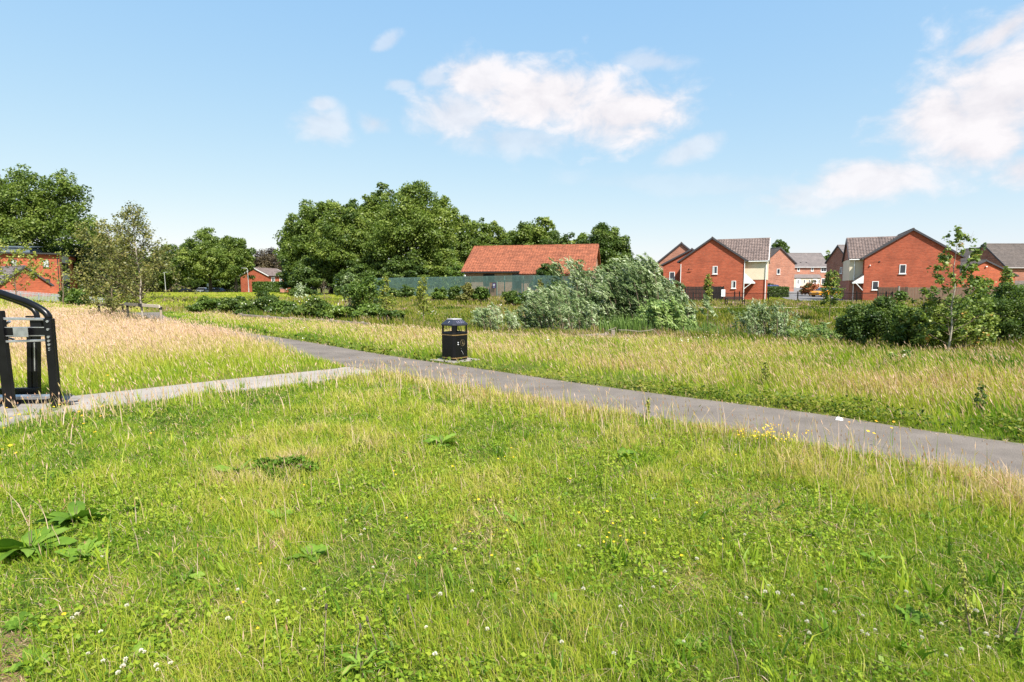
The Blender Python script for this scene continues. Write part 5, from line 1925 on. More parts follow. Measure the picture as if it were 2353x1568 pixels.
# feet
a, b = g(-120, 1140, YB - 0.05), g(378, 1128, YB - 0.05)
part(MB().bar(a, b, 0.08, 0.15), "foot_beam", "black_gloss", GYM, bevel=0.008)
a, b = g(-100, 1222, YB - 0.35), g(495, 1205, YB - 0.3)
a.z = b.z = 0.10
part(MB().bar(a, b, 0.16, 0.05), "step_bar", "steel", GYM, bevel=0.006)
part(MB().bar(drop(a, 0.04), drop(b, 0.04), 0.14, 0.07), "step_base", "black_metal", GYM)
a = g(600, 1205, YB - 0.35)
part(MB().prism([Vector((a.x - 0.02, a.y - 0.12, 0.03)), Vector((a.x + 0.20, a.y - 0.16, 0.04)), Vector((a.x + 0.27, a.y - 0.02, 0.04)), Vector((a.x - 0.02, a.y + 0.04, 0.03))], (0, 0, 0.015)), "pedal_plate", "bin_hood", GYM)
px_ = [ground(x, y) for x, y in [(-420, 985), (150, 900), (185, 918), (140, 938), (75, 968), (-420, 1090)]]
o = MB().prism([Vector((p.x, p.y, -0.08)) for p in px_], (0, 0, 0.093)).build("gym_pad", M["concrete"])
tag(o, "pale concrete pad below the black exercise frame", "slab", kind="structure")

# ------------------------------------------------------------------ staked young trees
def tree_guard(pl, pr, H, label):
    """two timber posts joined by a rail, a third post behind"""
    root = empty("tree_stake_frame", ((pl.x + pr.x) / 2, (pl.y + pr.y) / 2, 0), 0, label, "tree stakes")
    c = Vector((root.location.x, root.location.y, 0))
    a, b = Vector((pl.x, pl.y, 0)) - c, Vector((pr.x, pr.y, 0)) - c
    for q in (a, b):
        part(MB().tube([q + Vector((0, 0, -0.3)), q + Vector((0, 0, H))], 0.045, 9), "stake", "wood_post", root, smooth=False)
        part(MB().tube([q + Vector((0, 0, H - 0.13)), q + Vector((0, 0, H - 0.03))], 0.052, 9), "strap", "strap", root)
    d = (b - a).normalized()
    sd = Vector((d.y, -d.x, 0)) * 0.055
    part(MB().bar(a - d * 0.09 + sd + Vector((0, 0, H + 0.01)), b + d * 0.07 + sd + Vector((0, 0, H - 0.01)), 0.045, 0.11), "rail", "wood_pale", root, bevel=0.006)
    m = a.lerp(b, 0.5) + sd * 1.7
    part(MB().bar(m - d * 0.17 + Vector((0, 0, H)), m + d * 0.13 + Vector((0, 0, H)), 0.04, 0.13), "tree_tie", "strap", root)
    return root, c


gl, gr = ground(296, 757), ground(372.5, 768)
_, gc = tree_guard(gl, gr, 1.02, "timber stakes with pale rail holding the slim birch in the dry meadow")
gl2, gr2 = ground(230, 741), ground(284, 741)
tree_guard(gl2, gr2, 0.85, "weathered stakes with black ties around the bushy tree in the dry meadow")

# ------------------------------------------------------------------ park furniture across the hollow
be = ground(1691, 703)
BN = empty("park_bench", (be.x, be.y, be.z), rad(3), "dark park bench facing the hollow before the black railings", "bench")
for x in (-0.78, 0.78):
    part(MB().bar((x, 0.0, 0), (x, 0.02, 0.43), 0.06, 0.06, up=(1, 0, 0)).bar((x, 0.42, 0), (x, 0.52, 0.78), 0.06, 0.06, up=(1, 0, 0)).bar((x, -0.02, 0.40), (x, 0.47, 0.40), 0.05, 0.05), "leg", "black_metal", BN)
    part(MB().bar((x, -0.03, 0.62), (x, 0.48, 0.62), 0.06, 0.035).bar((x, -0.01, 0.42), (x, -0.01, 0.62), 0.04, 0.04, up=(1, 0, 0)), "armrest", "black_metal", BN)
st_ = MB()
for i in range(4):
    st_.box(-0.84, 0.84, 0.0 + i * 0.11, 0.09 + i * 0.11, 0.43, 0.465)
part(st_, "seat", "wood_dark", BN)
bk = MB()
for i in range(3):
    bk.bar((-0.84, 0.455 + 0.02 * i, 0.56 + i * 0.1), (0.84, 0.455 + 0.02 * i, 0.56 + i * 0.1), 0.03, 0.085)
part(bk, "backrest", "wood_dark", BN)

nb = at(1661, 688, 57.5)
NB = empty("notice_board", (nb.x, 57.5, T(nb.x, 57.5)), 0, "small white notice board on two dark posts right of the slim sapling", "notice board")
for x in (-0.2, 0.22):
    part(MB().box(x - 0.035, x + 0.035, 0, 0.07, -0.2, 1.05), "post", "wood_dark", NB)
part(MB().box(-0.19, 0.2, -0.05, -0.005, 0.62, 1.32), "board", "sign_white", NB, bevel=0.01)
part(MB().box(-0.12, 0.0, -0.054, -0.051, 0.75, 1.15).box(0.03, 0.13, -0.054, -0.051, 0.75, 1.15), "sheet", "curtain", NB)


def lamp_post(px, ybase_, Y, H, arm, label):
    p = at(px, ybase_, Y)
    z = T(p.x, Y)
    root = empty("street_lamp", (p.x, Y, z), 0, label, "street lamp", "street lamps by the far road")
    part(MB().tube([(0, 0, -0.2), (0, 0, 1.2), (0, 0, 1.25), (-0.1, 0, H)], [0.11, 0.11, 0.075, 0.05], 8), "column", "lamp_grey", root)
    part(MB().tube([(-0.1, 0, H - 0.05), (-0.3, 0, H + 0.12), (arm, 0, H + 0.2)], 0.045, 6), "arm", "lamp_grey", root)
    s = -1 if arm < 0 else 1
    part(MB().loft([[Vector((arm, -0.12, H + 0.16)), Vector((arm, 0.12, H + 0.16)), Vector((arm, 0.12, H + 0.26)), Vector((arm, -0.12, H + 0.26))],
                    [Vector((arm + s * 0.7, -0.09, H + 0.17)), Vector((arm + s * 0.7, 0.09, H + 0.17)), Vector((arm + s * 0.7, 0.09, H + 0.23)), Vector((arm + s * 0.7, -0.09, H + 0.23))]]), "lamp_head", "lamp_grey", root)


lamp_post(572, 675, 128, 5.6, -0.75, "grey street lamp with short arm before the distant orange house")
lamp_post(381, 672, 135, 5.0, 0.6, "thin grey lamp column among the trees beside the parked cars")
pr_ = at(650.5, 675, 118)
BP = empty("brick_pier", (pr_.x, 118, T(pr_.x, 118)), 0, "short pale brick pier at the end of the far hedge", "pier")
part(MB().box(-0.42, 0.42, -0.42, 0.42, -0.3, 1.05), "shaft", "brick_pink", BP)
part(MB().box(-0.5, 0.5, -0.5, 0.5, 1.05, 1.17), "cap", "concrete", BP)
sg2 = at(480, 668, 150)
RS = empty("road_sign", (sg2.x, 150, T(sg2.x, 150)), 0, "small square pale sign on a post behind the white car", "sign")
part(MB().tube([(0, 0, -0.2), (0, 0, 2.0)], 0.05, 6), "post", "lamp_grey", RS)
part(MB().box(-0.42, 0.42, -0.06, -0.02, 1.9, 2.7), "plate", "sign_white", RS)


def car(px, Y, rz, paint, label, L=4.3, Hc=1.48, group="cars parked by the trees far left", x=None, z=None):
    X = (px - CXD) / FD * Y if x is None else x
    root = empty("parked_car", (X, Y, T(X, Y) if z is None else z), rz, label, "car", group)
    w = 0.86
    low = [(-L / 2, 0.35), (-L / 2 + 0.05, 0.72), (-L * 0.46, 0.90), (-L * 0.22, 0.95), (L * 0.12, 0.97), (L * 0.34, 0.88), (L * 0.47, 0.74), (L / 2, 0.55), (L / 2 - 0.03, 0.32), (L * 0.3, 0.22), (-L * 0.3, 0.22)]
    part(MB().prism([(a, -w, b) for a, b in low], (0, 2 * w, 0)), "body", paint, root, bevel=0.05)
    cab = [[Vector((-L * 0.45, s * w * 0.93, 0.9)), Vector((-L * 0.30, s * w * 0.72, Hc - 0.05)), Vector((L * 0.02, s * w * 0.72, Hc)), Vector((L * 0.25, s * w * 0.93, 0.93))] for s in (-1, 1)]
    part(MB().loft(cab), "cabin", "glass", root)
    rf = [[Vector((-L * 0.32, s * w * 0.74, Hc - 0.09)), Vector((-L * 0.30, s * w * 0.72, Hc)), Vector((L * 0.03, s * w * 0.72, Hc + 0.03)), Vector((L * 0.06, s * w * 0.75, Hc - 0.05))] for s in (-1, 1)]
    part(MB().loft(rf), "roof", paint, root, bevel=0.02)
    for sx in (-L * 0.30, L * 0.31):
        for sy in (-1, 1):
            wh = part(MB().tube([(sx, sy * (w - 0.18), 0.31), (sx, sy * (w + 0.02), 0.31)], 0.31, 16), "wheel", "tyre", root)
            part(MB().tube([(sx, sy * (w + 0.005), 0.31), (sx, sy * (w + 0.03), 0.31)], 0.19, 10), "rim", "steel", wh)
    for sy in (-0.6, 0.6):
        part(MB().box(L / 2 - 0.16, L / 2 - 0.005, sy - 0.17, sy + 0.17, 0.58, 0.70), "headlight", "steel", root)
        part(MB().box(-L / 2 - 0.005, -L / 2 + 0.12, sy - 0.15, sy + 0.15, 0.62, 0.84), "tail_light", "leaf_red", root)
    return root


car(463, 158, rad(180), "car_silver", "silver parked car, left of the white one by the far trees", 4.6, 1.6)
car(486, 154, rad(176), "car_white", "white parked car before the small square sign by the far trees", 4.4)
car(503, 150, rad(160), "car_grey", "dark grey parked car right of the white one by the far trees", 4.0)
car(436, 150, rad(10), "car_black", "black parked car leftmost of those by the far trees", 4.5)
car(1778, 96, rad(15), "car_blue", "blue car showing its roof over the clipped hedge", group="cars in the estate")
car(1893, 84, rad(200), "car_orange", "orange car half hidden by the round sapling", 4.3, group="cars in the estate")

# ------------------------------------------------------------------ hedges and garden planting
def hedge(px0, px1, ytop, Y, depth, mat, label, leaf=0.16, nl=4000, seed=1, tint=(0.4, 0.15)):
    sc = Y / FD
    xa, xb_ = (px0 - CXD) * sc, (px1 - CXD) * sc
    xc = (xa + xb_) / 2
    z0 = T(xc, Y)
    top = at(px0, ytop, Y).z - z0
    hw = (xb_ - xa) / 2
    rng = np.random.default_rng(seed)
    root = empty("hedge", (xc, Y, z0), 0, label, "hedge")
    f = rng.integers(0, 3, nl)
    p = np.column_stack([rng.uniform(-hw, hw, nl), rng.uniform(0, depth, nl), rng.uniform(0, top, nl)])
    nn = np.zeros((nl, 3))
    p[f == 0, 1] = 0
    nn[f == 0, 1] = -1
    p[f == 1, 2] = top
    nn[f == 1, 2] = 1
    s = f == 2
    p[s, 0] = np.where(rng.random(s.sum()) < 0.5, -hw, hw)
    nn[s, 0] = np.sign(p[s, 0])
    p += rng.normal(size=(nl, 3)) * 0.06
    V, Q, tt = leaf_arrays(p, unit(nn * 0.8 + rng.normal(size=(nl, 3)) * 0.6), leaf * rng.uniform(0.6, 1.4, nl), 0.7, np.clip(rng.normal(tint[0], tint[1], nl), 0, 1), rng)
    np_object("foliage", V, Q, None, M[mat], root, {"tint": tt})
    part(MB().box(-hw + 0.12, hw - 0.12, 0.12, depth - 0.1, 0, top - 0.12), "stems", "bark", root)
    return root


hedge(1744, 1810, 661, 82, 1.6, "leaf_deep", "clipped green box hedge beside the estate road behind the railings", nl=5000, seed=5)
hedge(583, 648, 649, 124, 2.5, "leaf_fresh", "bright hedge in front of the distant orange house", leaf=0.3, nl=5000, seed=6)
px_bush("shrub", 1762, 650, 676, 20, "leaf_deep", "dark shrub against the brick house left of the terrace", Y=99, nl=2500, leaf=0.25, seed=8, tint=(0.35, 0.15))
px_bush("red_shrub", 1864, 644, 674, 29, "leaf_red", "red tipped shrub at the bend of the estate road", Y=87, nl=3500, leaf=0.22, seed=9, tint=(0.62, 0.2))

# ------------------------------------------------------------------ large trees
WG = "broadleaf trees of the wood"
px_tree("broadleaf_tree", 72, 372, 92, 95, "leaf_oak", "tallest dark tree above the flats at the left edge", seed=21, nl=19000, k=70, leaf=0.5, extra=[(160, 475, 62, 90), (-20, 470, 80, 90), (205, 540, 52, 60)], zbot=0.1, tint=(0.42, 0.2))
px_tree("broadleaf_tree", 232, 528, 56, 100, "leaf_deep", "dark low tree filling the gap behind the bushy staked tree", seed=22, nl=8000, leaf=0.5, zbot=0.02)
px_tree("broadleaf_tree", 150, 545, 60, 104, "leaf_deep", "shadowy tree directly behind the flats", seed=23, nl=6000, leaf=0.55, zbot=0.02)
px_tree("broadleaf_tree", 320, 572, 48, 150, "leaf_oak", "rounded tree seen behind the slim staked birch", seed=24, nl=6000, leaf=0.6, zbot=0.05)
px_tree("broadleaf_tree", 395, 560, 45, 150, "leaf_oak", "tree just right of the birch, behind the black parked car", seed=25, nl=7000, leaf=0.6, zbot=0.08)
px_tree("broadleaf_tree", 440, 555, 48, 165, "leaf_deep", "tree rising behind the silver parked car", seed=26, nl=7000, leaf=0.62, zbot=0.08)
px_tree("broadleaf_tree", 487, 523, 58, 142, "leaf_oak", "bright leafy tree behind the grey parked car", seed=27, nl=12000, leaf=0.58, k=55, zbot=0.15)
px_tree("broadleaf_tree", 545, 541, 44, 136, "leaf_oak", "leafy tree close to the grey street lamp", seed=28, nl=9000, leaf=0.55, zbot=0.2)
for i, (px, yt, hw, Y, lab) in enumerate([(275, 585, 40, 190, "hazy tree between the bushy staked tree and the birch, far back"), (360, 592, 36, 200, "far tree low behind the birch's right branches"), (520, 585, 40, 200, "far tree in the gap between the two bright leafy trees"), (575, 580, 34, 190, "far green tree left of the copper leaved one"), (640, 585, 30, 190, "far green tree right of the copper leaved one"), (455, 600, 40, 195, "far dark tree low behind the parked cars"), (205, 590, 36, 180, "far dark tree right of the flats")]):
    px_tree("broadleaf_tree", px, yt, hw, Y, "leaf_deep", lab, seed=500 + i, nl=5000, leaf=0.8, zbot=0.0, shell=0.3)
px_tree("copper_tree", 612, 568, 48, 185, "leaf_copper", "brown copper leaved tree behind the distant orange house", seed=29, nl=7000, leaf=0.6, zbot=0.05)
px_tree("broadleaf_tree", 692, 500, 40, 104, "leaf_deep", "leftmost tree of the central wood, darker than its neighbours", seed=30, group=WG, nl=9000, leaf=0.48, zbot=0.04, extra=[(672, 590, 20, 55)])
px_tree("broadleaf_tree", 725, 455, 66, 94, "leaf_oak", "broad tree in the left of the central wood above the bare shrub", seed=31, group=WG, nl=12000, leaf=0.45, k=50, zbot=0.12, tint=(0.45, 0.22))
px_tree("broadleaf_tree", 800, 462, 64, 86, "leaf_oak", "central wood tree with pale leaning trunks below", seed=32, group=WG, nl=12000, leaf=0.42, k=50, zbot=0.2)
px_tree("broadleaf_tree", 878, 407, 52, 92, "leaf_oak", "tall narrow topped tree in the middle of the central wood", seed=33, group=WG, nl=12000, leaf=0.44, k=50, zbot=0.15, tint=(0.55, 0.2))
px_tree("broadleaf_tree", 952, 411, 84, 84, "leaf_oak", "highest rounded tree of the central wood left of the bungalow", seed=34, group=WG, nl=17000, leaf=0.42, k=70, zbot=0.18, tint=(0.58, 0.22), extra=[(1020, 510, 42, 70)])
px_tree("broadleaf_tree", 1070, 492, 52, 100, "leaf_oak", "tree at the left end of the bungalow roof", seed=35, group=WG, nl=10000, leaf=0.46, zbot=0.06)
px_tree("broadleaf_tree", 1135, 505, 46, 108, "leaf_oak", "middle tree behind the left half of the bungalow roof", seed=36, group=WG, nl=8000, leaf=0.48, zbot=0.08)
px_tree("broadleaf_tree", 1208, 489, 58, 104, "leaf_oak", "domed tree directly behind the middle of the bungalow roof", seed=37, group=WG, nl=11000, leaf=0.46, zbot=0.08)
px_tree("broadleaf_tree", 1285, 514, 46, 100, "leaf_deep", "tree behind the right half of the bungalow roof", seed=38, group=WG, nl=8000, leaf=0.46, zbot=0.08)
px_tree("broadleaf_tree", 1388, 503, 56, 86, "leaf_deep", "dark tree standing at the right end of the bungalow", seed=39, group=WG, nl=12000, leaf=0.42, k=50, zbot=0.1, extra=[(1420, 590, 30, 40)])
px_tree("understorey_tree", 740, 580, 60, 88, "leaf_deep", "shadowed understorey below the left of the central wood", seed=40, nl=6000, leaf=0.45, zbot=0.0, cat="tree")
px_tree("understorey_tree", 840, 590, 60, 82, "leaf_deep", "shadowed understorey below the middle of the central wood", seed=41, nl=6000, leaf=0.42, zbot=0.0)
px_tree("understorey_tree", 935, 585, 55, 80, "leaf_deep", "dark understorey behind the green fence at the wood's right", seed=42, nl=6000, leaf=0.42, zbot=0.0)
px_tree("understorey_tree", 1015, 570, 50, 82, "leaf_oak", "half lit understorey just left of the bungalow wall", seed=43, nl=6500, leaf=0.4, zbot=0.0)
px_tree("understorey_tree", 1052, 603, 30, 74, "leaf_fresh", "pale green young tree touching the bungalow's left eave", seed=44, nl=3500, leaf=0.32, zbot=0.02, tint=(0.6, 0.2))
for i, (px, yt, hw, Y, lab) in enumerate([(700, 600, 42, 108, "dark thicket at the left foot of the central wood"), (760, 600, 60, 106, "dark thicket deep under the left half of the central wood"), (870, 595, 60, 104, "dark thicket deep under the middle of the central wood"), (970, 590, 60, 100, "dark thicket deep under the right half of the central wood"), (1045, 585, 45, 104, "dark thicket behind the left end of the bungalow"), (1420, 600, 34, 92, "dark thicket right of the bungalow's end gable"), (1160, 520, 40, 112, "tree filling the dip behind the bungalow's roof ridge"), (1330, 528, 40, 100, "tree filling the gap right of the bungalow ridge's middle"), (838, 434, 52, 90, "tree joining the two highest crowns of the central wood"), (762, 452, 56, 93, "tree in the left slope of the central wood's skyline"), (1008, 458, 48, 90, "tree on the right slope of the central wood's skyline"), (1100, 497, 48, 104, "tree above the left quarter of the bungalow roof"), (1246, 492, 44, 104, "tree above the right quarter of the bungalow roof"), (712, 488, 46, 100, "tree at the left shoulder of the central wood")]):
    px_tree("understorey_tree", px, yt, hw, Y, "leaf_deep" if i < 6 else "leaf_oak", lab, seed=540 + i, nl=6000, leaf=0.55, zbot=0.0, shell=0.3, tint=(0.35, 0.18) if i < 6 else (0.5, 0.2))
for i, (p0, p1, yt, lab) in enumerate([(168, 305, 628, "dark far hedgerow behind the bushy staked tree"), (290, 425, 634, "dark far hedgerow behind the birch trunk"), (410, 585, 632, "dark far hedgerow behind the parked cars"), (630, 700, 630, "dark far hedgerow right of the distant orange house")]):
    hedge(p0, p1, yt, 205 - i * 3, 6, "leaf_deep", lab, leaf=0.75, nl=5000, seed=560 + i, tint=(0.3, 0.18))
px_tree("conifer", 1786, 556, 17, 190, "leaf_deep", "dark pointed conifer above the brick houses up the road", seed=45, nl=3500, leaf=0.6, zbot=0.0, extra=[(1784, 575, 20, 25)])
px_tree("conifer", 1758, 568, 9, 190, "leaf_deep", "small dark conifer beside the taller one above the roofs", seed=46, nl=1800, leaf=0.5, zbot=0.0)
px_tree("broadleaf_tree", 1897, 576, 18, 190, "leaf_oak", "distant treetop over the right end of the terrace roof", seed=47, nl=2500, leaf=0.6, zbot=0.0)
px_tree("broadleaf_tree", 2280, 561, 44, 190, "leaf_oak", "distant treetop above the orange gable on the right", seed=48, nl=5000, leaf=0.65, zbot=0.0)
px_tree("broadleaf_tree", 1835, 578, 12, 200, "leaf_oak", "tiny treetop peeping over the terrace ridge", seed=147, nl=1200, leaf=0.6, zbot=0.0)
px_tree("broadleaf_tree", 1482, 597, 38, 84, "leaf_deep", "green tree between the willow tops and the house gables", seed=49, nl=6000, leaf=0.32, zbot=0.0, extra=[(1450, 620, 24, 30)])
px_tree("garden_tree", 1257, 603, 31, 57, "leaf_deep", "dark tree in front of the bungalow wall behind the fence", seed=50, nl=5000, leaf=0.25, zbot=0.15, tint=(0.4, 0.18))
px_tree("garden_tree", 1325, 615, 22, 57, "leaf_deep", "smaller dark tree right of the one before the bungalow", seed=51, nl=3500, leaf=0.25, zbot=0.05, tint=(0.4, 0.18))

# ------------------------------------------------------------------ young trees
bi = ground(333, 765)
sapling("birch_tree", gc.x - 0.02, gc.y + 0.0, 4.8, "slim birch with sparse airy crown tied to the timber stakes", mat="leaf_olive", seed=60, trunk=0.22, levels=46, reach=0.34, nl=7500, leaf=0.08, tr=0.05, up=0.95, spread=0.05, subs=6, tint=(0.42, 0.2), taper=1.12, lean=-0.25)
b2 = ground(262, 744)
sapling("young_tree", b2.x, b2.y, 4.05, "bushy olive young tree held between the weathered stakes", mat="leaf_olive", bark="bark_twig", seed=61, trunk=0.04, levels=44, reach=0.36, nl=9500, leaf=0.095, tr=0.05, up=1.0, spread=0.075, subs=5, tint=(0.5, 0.2), taper=0.35)
p = ground(45, 700)
sapling("young_tree", (42 - CXD) / FD * 44, 44, 4.1, "young tree with pale green sprays before the flats at far left", mat="leaf_yellow", bark="bark_twig", seed=62, trunk=0.25, levels=18, reach=0.42, nl=1500, leaf=0.17, tr=0.05, up=0.9, spread=0.07, tint=(0.6, 0.2), taper=0.3)
sapling("young_tree", (148 - CXD) / FD * 44, 44, 4.0, "second young tree of pale sprays, in front of the grey panels", mat="leaf_yellow", bark="bark_twig", seed=63, trunk=0.2, levels=12, reach=0.33, nl=420, leaf=0.16, tr=0.05, up=0.9, spread=0.08, tint=(0.5, 0.2), taper=0.4)
px_bush("shrub", 182, 655, 700, 30, "leaf_fresh", "bright green shrub beside the low galvanised fence", Y=43, nl=2600, leaf=0.18, seed=64)
px_bush("shrub", 152, 660, 694, 14, "leaf_deep", "dark shrub climbing the corner of the flats", Y=47, nl=1500, leaf=0.18, seed=65)
px_bush("shrub", 235, 655, 690, 28, "leaf_deep", "dark undergrowth behind the bushy staked tree", Y=58, nl=2500, leaf=0.24, seed=66, tint=(0.3, 0.15))
sg_ = ground(1624, 744)
for (px, yt, yb, mat, lab, sd, rc, nl, lf, kw) in [
    (1624, 634, 742, "leaf_yellow", "slim upright sapling left of the park bench", 70, 0.15, 2300, 0.10, dict(trunk=0.28, up=1.7, taper=0.75, levels=30, spread=0.045)),
    (1905, 630, 742, "leaf_maple", "round topped sapling hiding part of the orange car", 71, 0.20, 2600, 0.12, dict(trunk=0.3, up=1.3, taper=0.55, levels=28, spread=0.06)),
    (888, 638, 712, "leaf_yellow", "left one of two pointed saplings before the green fence", 72, 0.20, 1100, 0.12, dict(trunk=0.3, up=1.4, taper=0.9, levels=20, spread=0.06)),
    (973, 640, 716, "leaf_yellow", "right one of two pointed saplings before the green fence", 73, 0.24, 1300, 0.12, dict(trunk=0.3, up=1.2, taper=0.9, levels=20, spread=0.065)),
    (1241, 645, 705, "leaf_olive", "olive brown sapling in front of the fence's right part", 74, 0.2, 900, 0.13, dict(trunk=0.3, up=1.3, taper=0.7, levels=16, spread=0.07)),
    (2308, 618, 700, "leaf_maple", "pointed bushy sapling before the shaded house at right", 75, 0.2, 2000, 0.15, dict(trunk=0.08, up=1.3, taper=0.8, levels=26, spread=0.07)),
]:
    Yb = {2308: 40.0, 973: 37, 888: 36, 1241: 46}.get(px)
    gg = ground(px, yb) if Yb is None else at(px, yb, Yb)
    z = T(gg.x, gg.y)
    hgt = at(px, yt, gg.y).z - z
    sapling("sapling", gg.x, gg.y, hgt, lab, mat=mat, bark="bark_twig", seed=sd, reach=rc, nl=nl, leaf=lf, tr=0.035, group="planted saplings around the hollow", subs=4, tint=(0.5, 0.2), **kw)
mp = at(2178, 826, 13.6)
sapling("maple_sapling", mp.x, 13.6, at(2182, 532, 13.6).z, "maple sapling with loose leaf sprays rising over the shrubs on the right", mat="leaf_maple", bark="bark_pale", seed=76, trunk=0.10, levels=34, reach=0.27, nl=4300, leaf=0.066, asp=0.85, tr=0.028, up=0.55, spread=0.035, subs=4, tint=(0.5, 0.2), taper=0.8, clump=9)
bs_ = at(745, 676, 52)
sapling("bare_shrub", bs_.x, 52, 2.0, "dead leafless shrub in front of the dark wood", mat="leaf_olive", bark="bark_twig", seed=77, trunk=0.05, levels=22, reach=0.6, nl=30, leaf=0.05, tr=0.035, up=2.2, subs=3, cat="shrub", z0=T(bs_.x, 52))
wl = at(689, 682, 50)
sapling("young_tree", wl.x, 50, 2.0, "small white leaved sapling below the central wood", mat="leaf_silver", bark="bark_twig", seed=78, trunk=0.2, levels=14, reach=0.35, nl=350, leaf=0.14, tr=0.02, up=1.0, spread=0.08, tint=(0.85, 0.1), z0=T(wl.x, 50))

# ------------------------------------------------------------------ shrubs around the hollow
BR = "bramble bushes on the bank"
for i, (px, yt, yb, hw, lab, mat) in enumerate([
    (478, 688, 716, 34, "low bramble mound at the far left end of the bank", "leaf_fresh"),
    (540, 683, 720, 30, "bramble mound second from the left end of the bank", "leaf_deep"),
    (612, 678, 726, 46, "large dark bramble mound behind the knee rail's left end", "leaf_deep"),
    (655, 700, 735, 34, "bright bramble spilling over the knee rail", "leaf_fresh"),
    (720, 690, 734, 44, "bramble mound in the middle of the bank flecked with white flower", "leaf_deep"),
    (765, 705, 740, 30, "small bramble mound at the foot of the tall green shrub", "leaf_fresh"),
    (850, 705, 745, 42, "bramble mound behind the knee rail's right end", "leaf_fresh"),
    (905, 715, 748, 28, "last small bramble mound towards the litter bin", "leaf_deep")]):
    Yb_ = 28.5 + 8.5 * (1 - min(1, max(0, (px - 478) / 300))) - 3.0 * max(0, (px - 780) / 125)
    px_bush("bramble", px, yt - 6, yb, hw * 1.32, mat, lab, Y=Yb_, seed=200 + i, nl=5200, leaf=0.12, asp=0.75, group=BR, tint=(0.5, 0.22), shell=0.5)
fl = Blades()
rr = np.random.default_rng(9)
for i in range(13):
    px = rr.choice([690, 705, 715, 722, 735, 610, 560, 780]) + rr.normal() * 10
    p = at(px, 697 + rr.normal() * 6, 27.6)
    fl.leaves(np.array([[p.x, p.y, p.z]]), np.array([[0.1, -0.8, 0.5]]), np.array([0.06]), 0.9, np.array([0.1]), rr)
fo = fl.build("bramble_flowers", "petal", "white bramble flowers dotting the middle mounds of the bank", "flowers")
px_bush("tall_shrub", 832, 620, 745, 46, "leaf_fresh", "tall bright green shrub between the brambles and green fence", Y=29.5, seed=90, nl=6500, leaf=0.12, lobes=[(832, 0, 690, 42, 50), (850, 0.3, 655, 26, 36), (815, 0.2, 720, 36, 30), (855, -0.2, 722, 34, 26)], tint=(0.5, 0.22))
px_bush("tall_shrub", 802, 622, 730, 24, "leaf_silver", "pale silvery shrub leaning on the tall green shrub", Y=31, seed=91, nl=2000, leaf=0.13, lobes=[(800, 0, 668, 22, 44)], tint=(0.6, 0.2))
FB = "bushes along the foot of the green fence"
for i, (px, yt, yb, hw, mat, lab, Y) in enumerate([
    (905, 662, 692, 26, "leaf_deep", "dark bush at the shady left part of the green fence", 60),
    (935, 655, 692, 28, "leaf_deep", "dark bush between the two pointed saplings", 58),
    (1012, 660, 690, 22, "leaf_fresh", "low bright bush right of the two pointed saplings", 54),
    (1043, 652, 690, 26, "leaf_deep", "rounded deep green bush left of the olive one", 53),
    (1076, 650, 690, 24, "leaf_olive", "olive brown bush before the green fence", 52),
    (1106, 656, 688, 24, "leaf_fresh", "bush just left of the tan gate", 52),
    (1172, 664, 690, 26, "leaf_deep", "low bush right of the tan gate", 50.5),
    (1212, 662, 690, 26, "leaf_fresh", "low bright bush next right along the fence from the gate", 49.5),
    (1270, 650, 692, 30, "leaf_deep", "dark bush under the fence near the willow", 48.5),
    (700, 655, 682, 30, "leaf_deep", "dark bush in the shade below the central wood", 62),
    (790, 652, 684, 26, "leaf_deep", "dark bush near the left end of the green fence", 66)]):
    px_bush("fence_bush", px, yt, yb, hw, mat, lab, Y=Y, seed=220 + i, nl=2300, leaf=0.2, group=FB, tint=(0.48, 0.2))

# willows
def wands(px0, px1, n, hmin, hmax, Y, tilt=0.0, dy=0.8, seed=1, xc=None):
    r_ = np.random.default_rng(seed)
    sc = Y / FD
    mid = (px0 + px1) / 2 if xc is None else xc
    out = []
    for i in range(n):
        u = r_.random()
        e = 1 - abs(2 * u - 1) ** 2.2
        out.append(((px0 + (px1 - px0) * u - mid) * sc, r_.normal() * dy, hmin + (hmax - hmin) * e * r_.uniform(0.6, 1.05), tilt + 0.35 * (u - 0.5)))
    return out


WL = "wind swept willows in the hollow"


def px_willow(px0, px1, ytop, Y, n, mat, label, seed, hmin=0.45, leaf=0.17, per=60, tint=0.5, dy=0.8, spread=0.17, tilt=0.0, lean=(-0.35, 0, 0)):
    mid = (px0 + px1) / 2
    X = (mid - CXD) / FD * Y
    H_ = at(mid, ytop, Y).z - T(X, Y)
    ww = wands(px0 + 12, px1 + 12, n, H_ * hmin, H_, Y, tilt, dy, seed)
    willow("willow", X, Y, ww, mat, label, seed, leaf, per, spread, lean, WL, tint)


px_willow(1395, 1575, 592, 27.5, 60, "leaf_silver", "largest silvery willow, right of the litter bin below the houses", 301, 0.5, 0.19, 120, 0.54, 1.0, 0.24)
px_willow(1305, 1365, 586, 28.5, 16, "leaf_silver", "tall willow plume in front of the bungalow's right end", 302, 0.55, 0.18, 95, 0.6, 0.4, 0.17)
px_willow(1350, 1420, 605, 29.5, 18, "leaf_silver", "willow rising between the plume and the largest willow", 308, 0.55, 0.18, 110, 0.55, 0.5, 0.2)
px_willow(1212, 1385, 662, 23.5, 46, "leaf_silver", "low spreading willow thicket right of the litter bin", 303, 0.5, 0.14, 130, 0.48, 0.8, 0.2)
px_willow(1236, 1268, 655, 25.5, 9, "leaf_silver", "short pale willow plume standing up from the low thicket", 304, 0.6, 0.15, 90, 0.75, 0.25, 0.13)
px_willow(1480, 1600, 690, 22.0, 40, "leaf_willow", "fresh green willow at the right foot of the largest willow", 305, 0.4, 0.17, 120, 0.6, 0.6, 0.17)
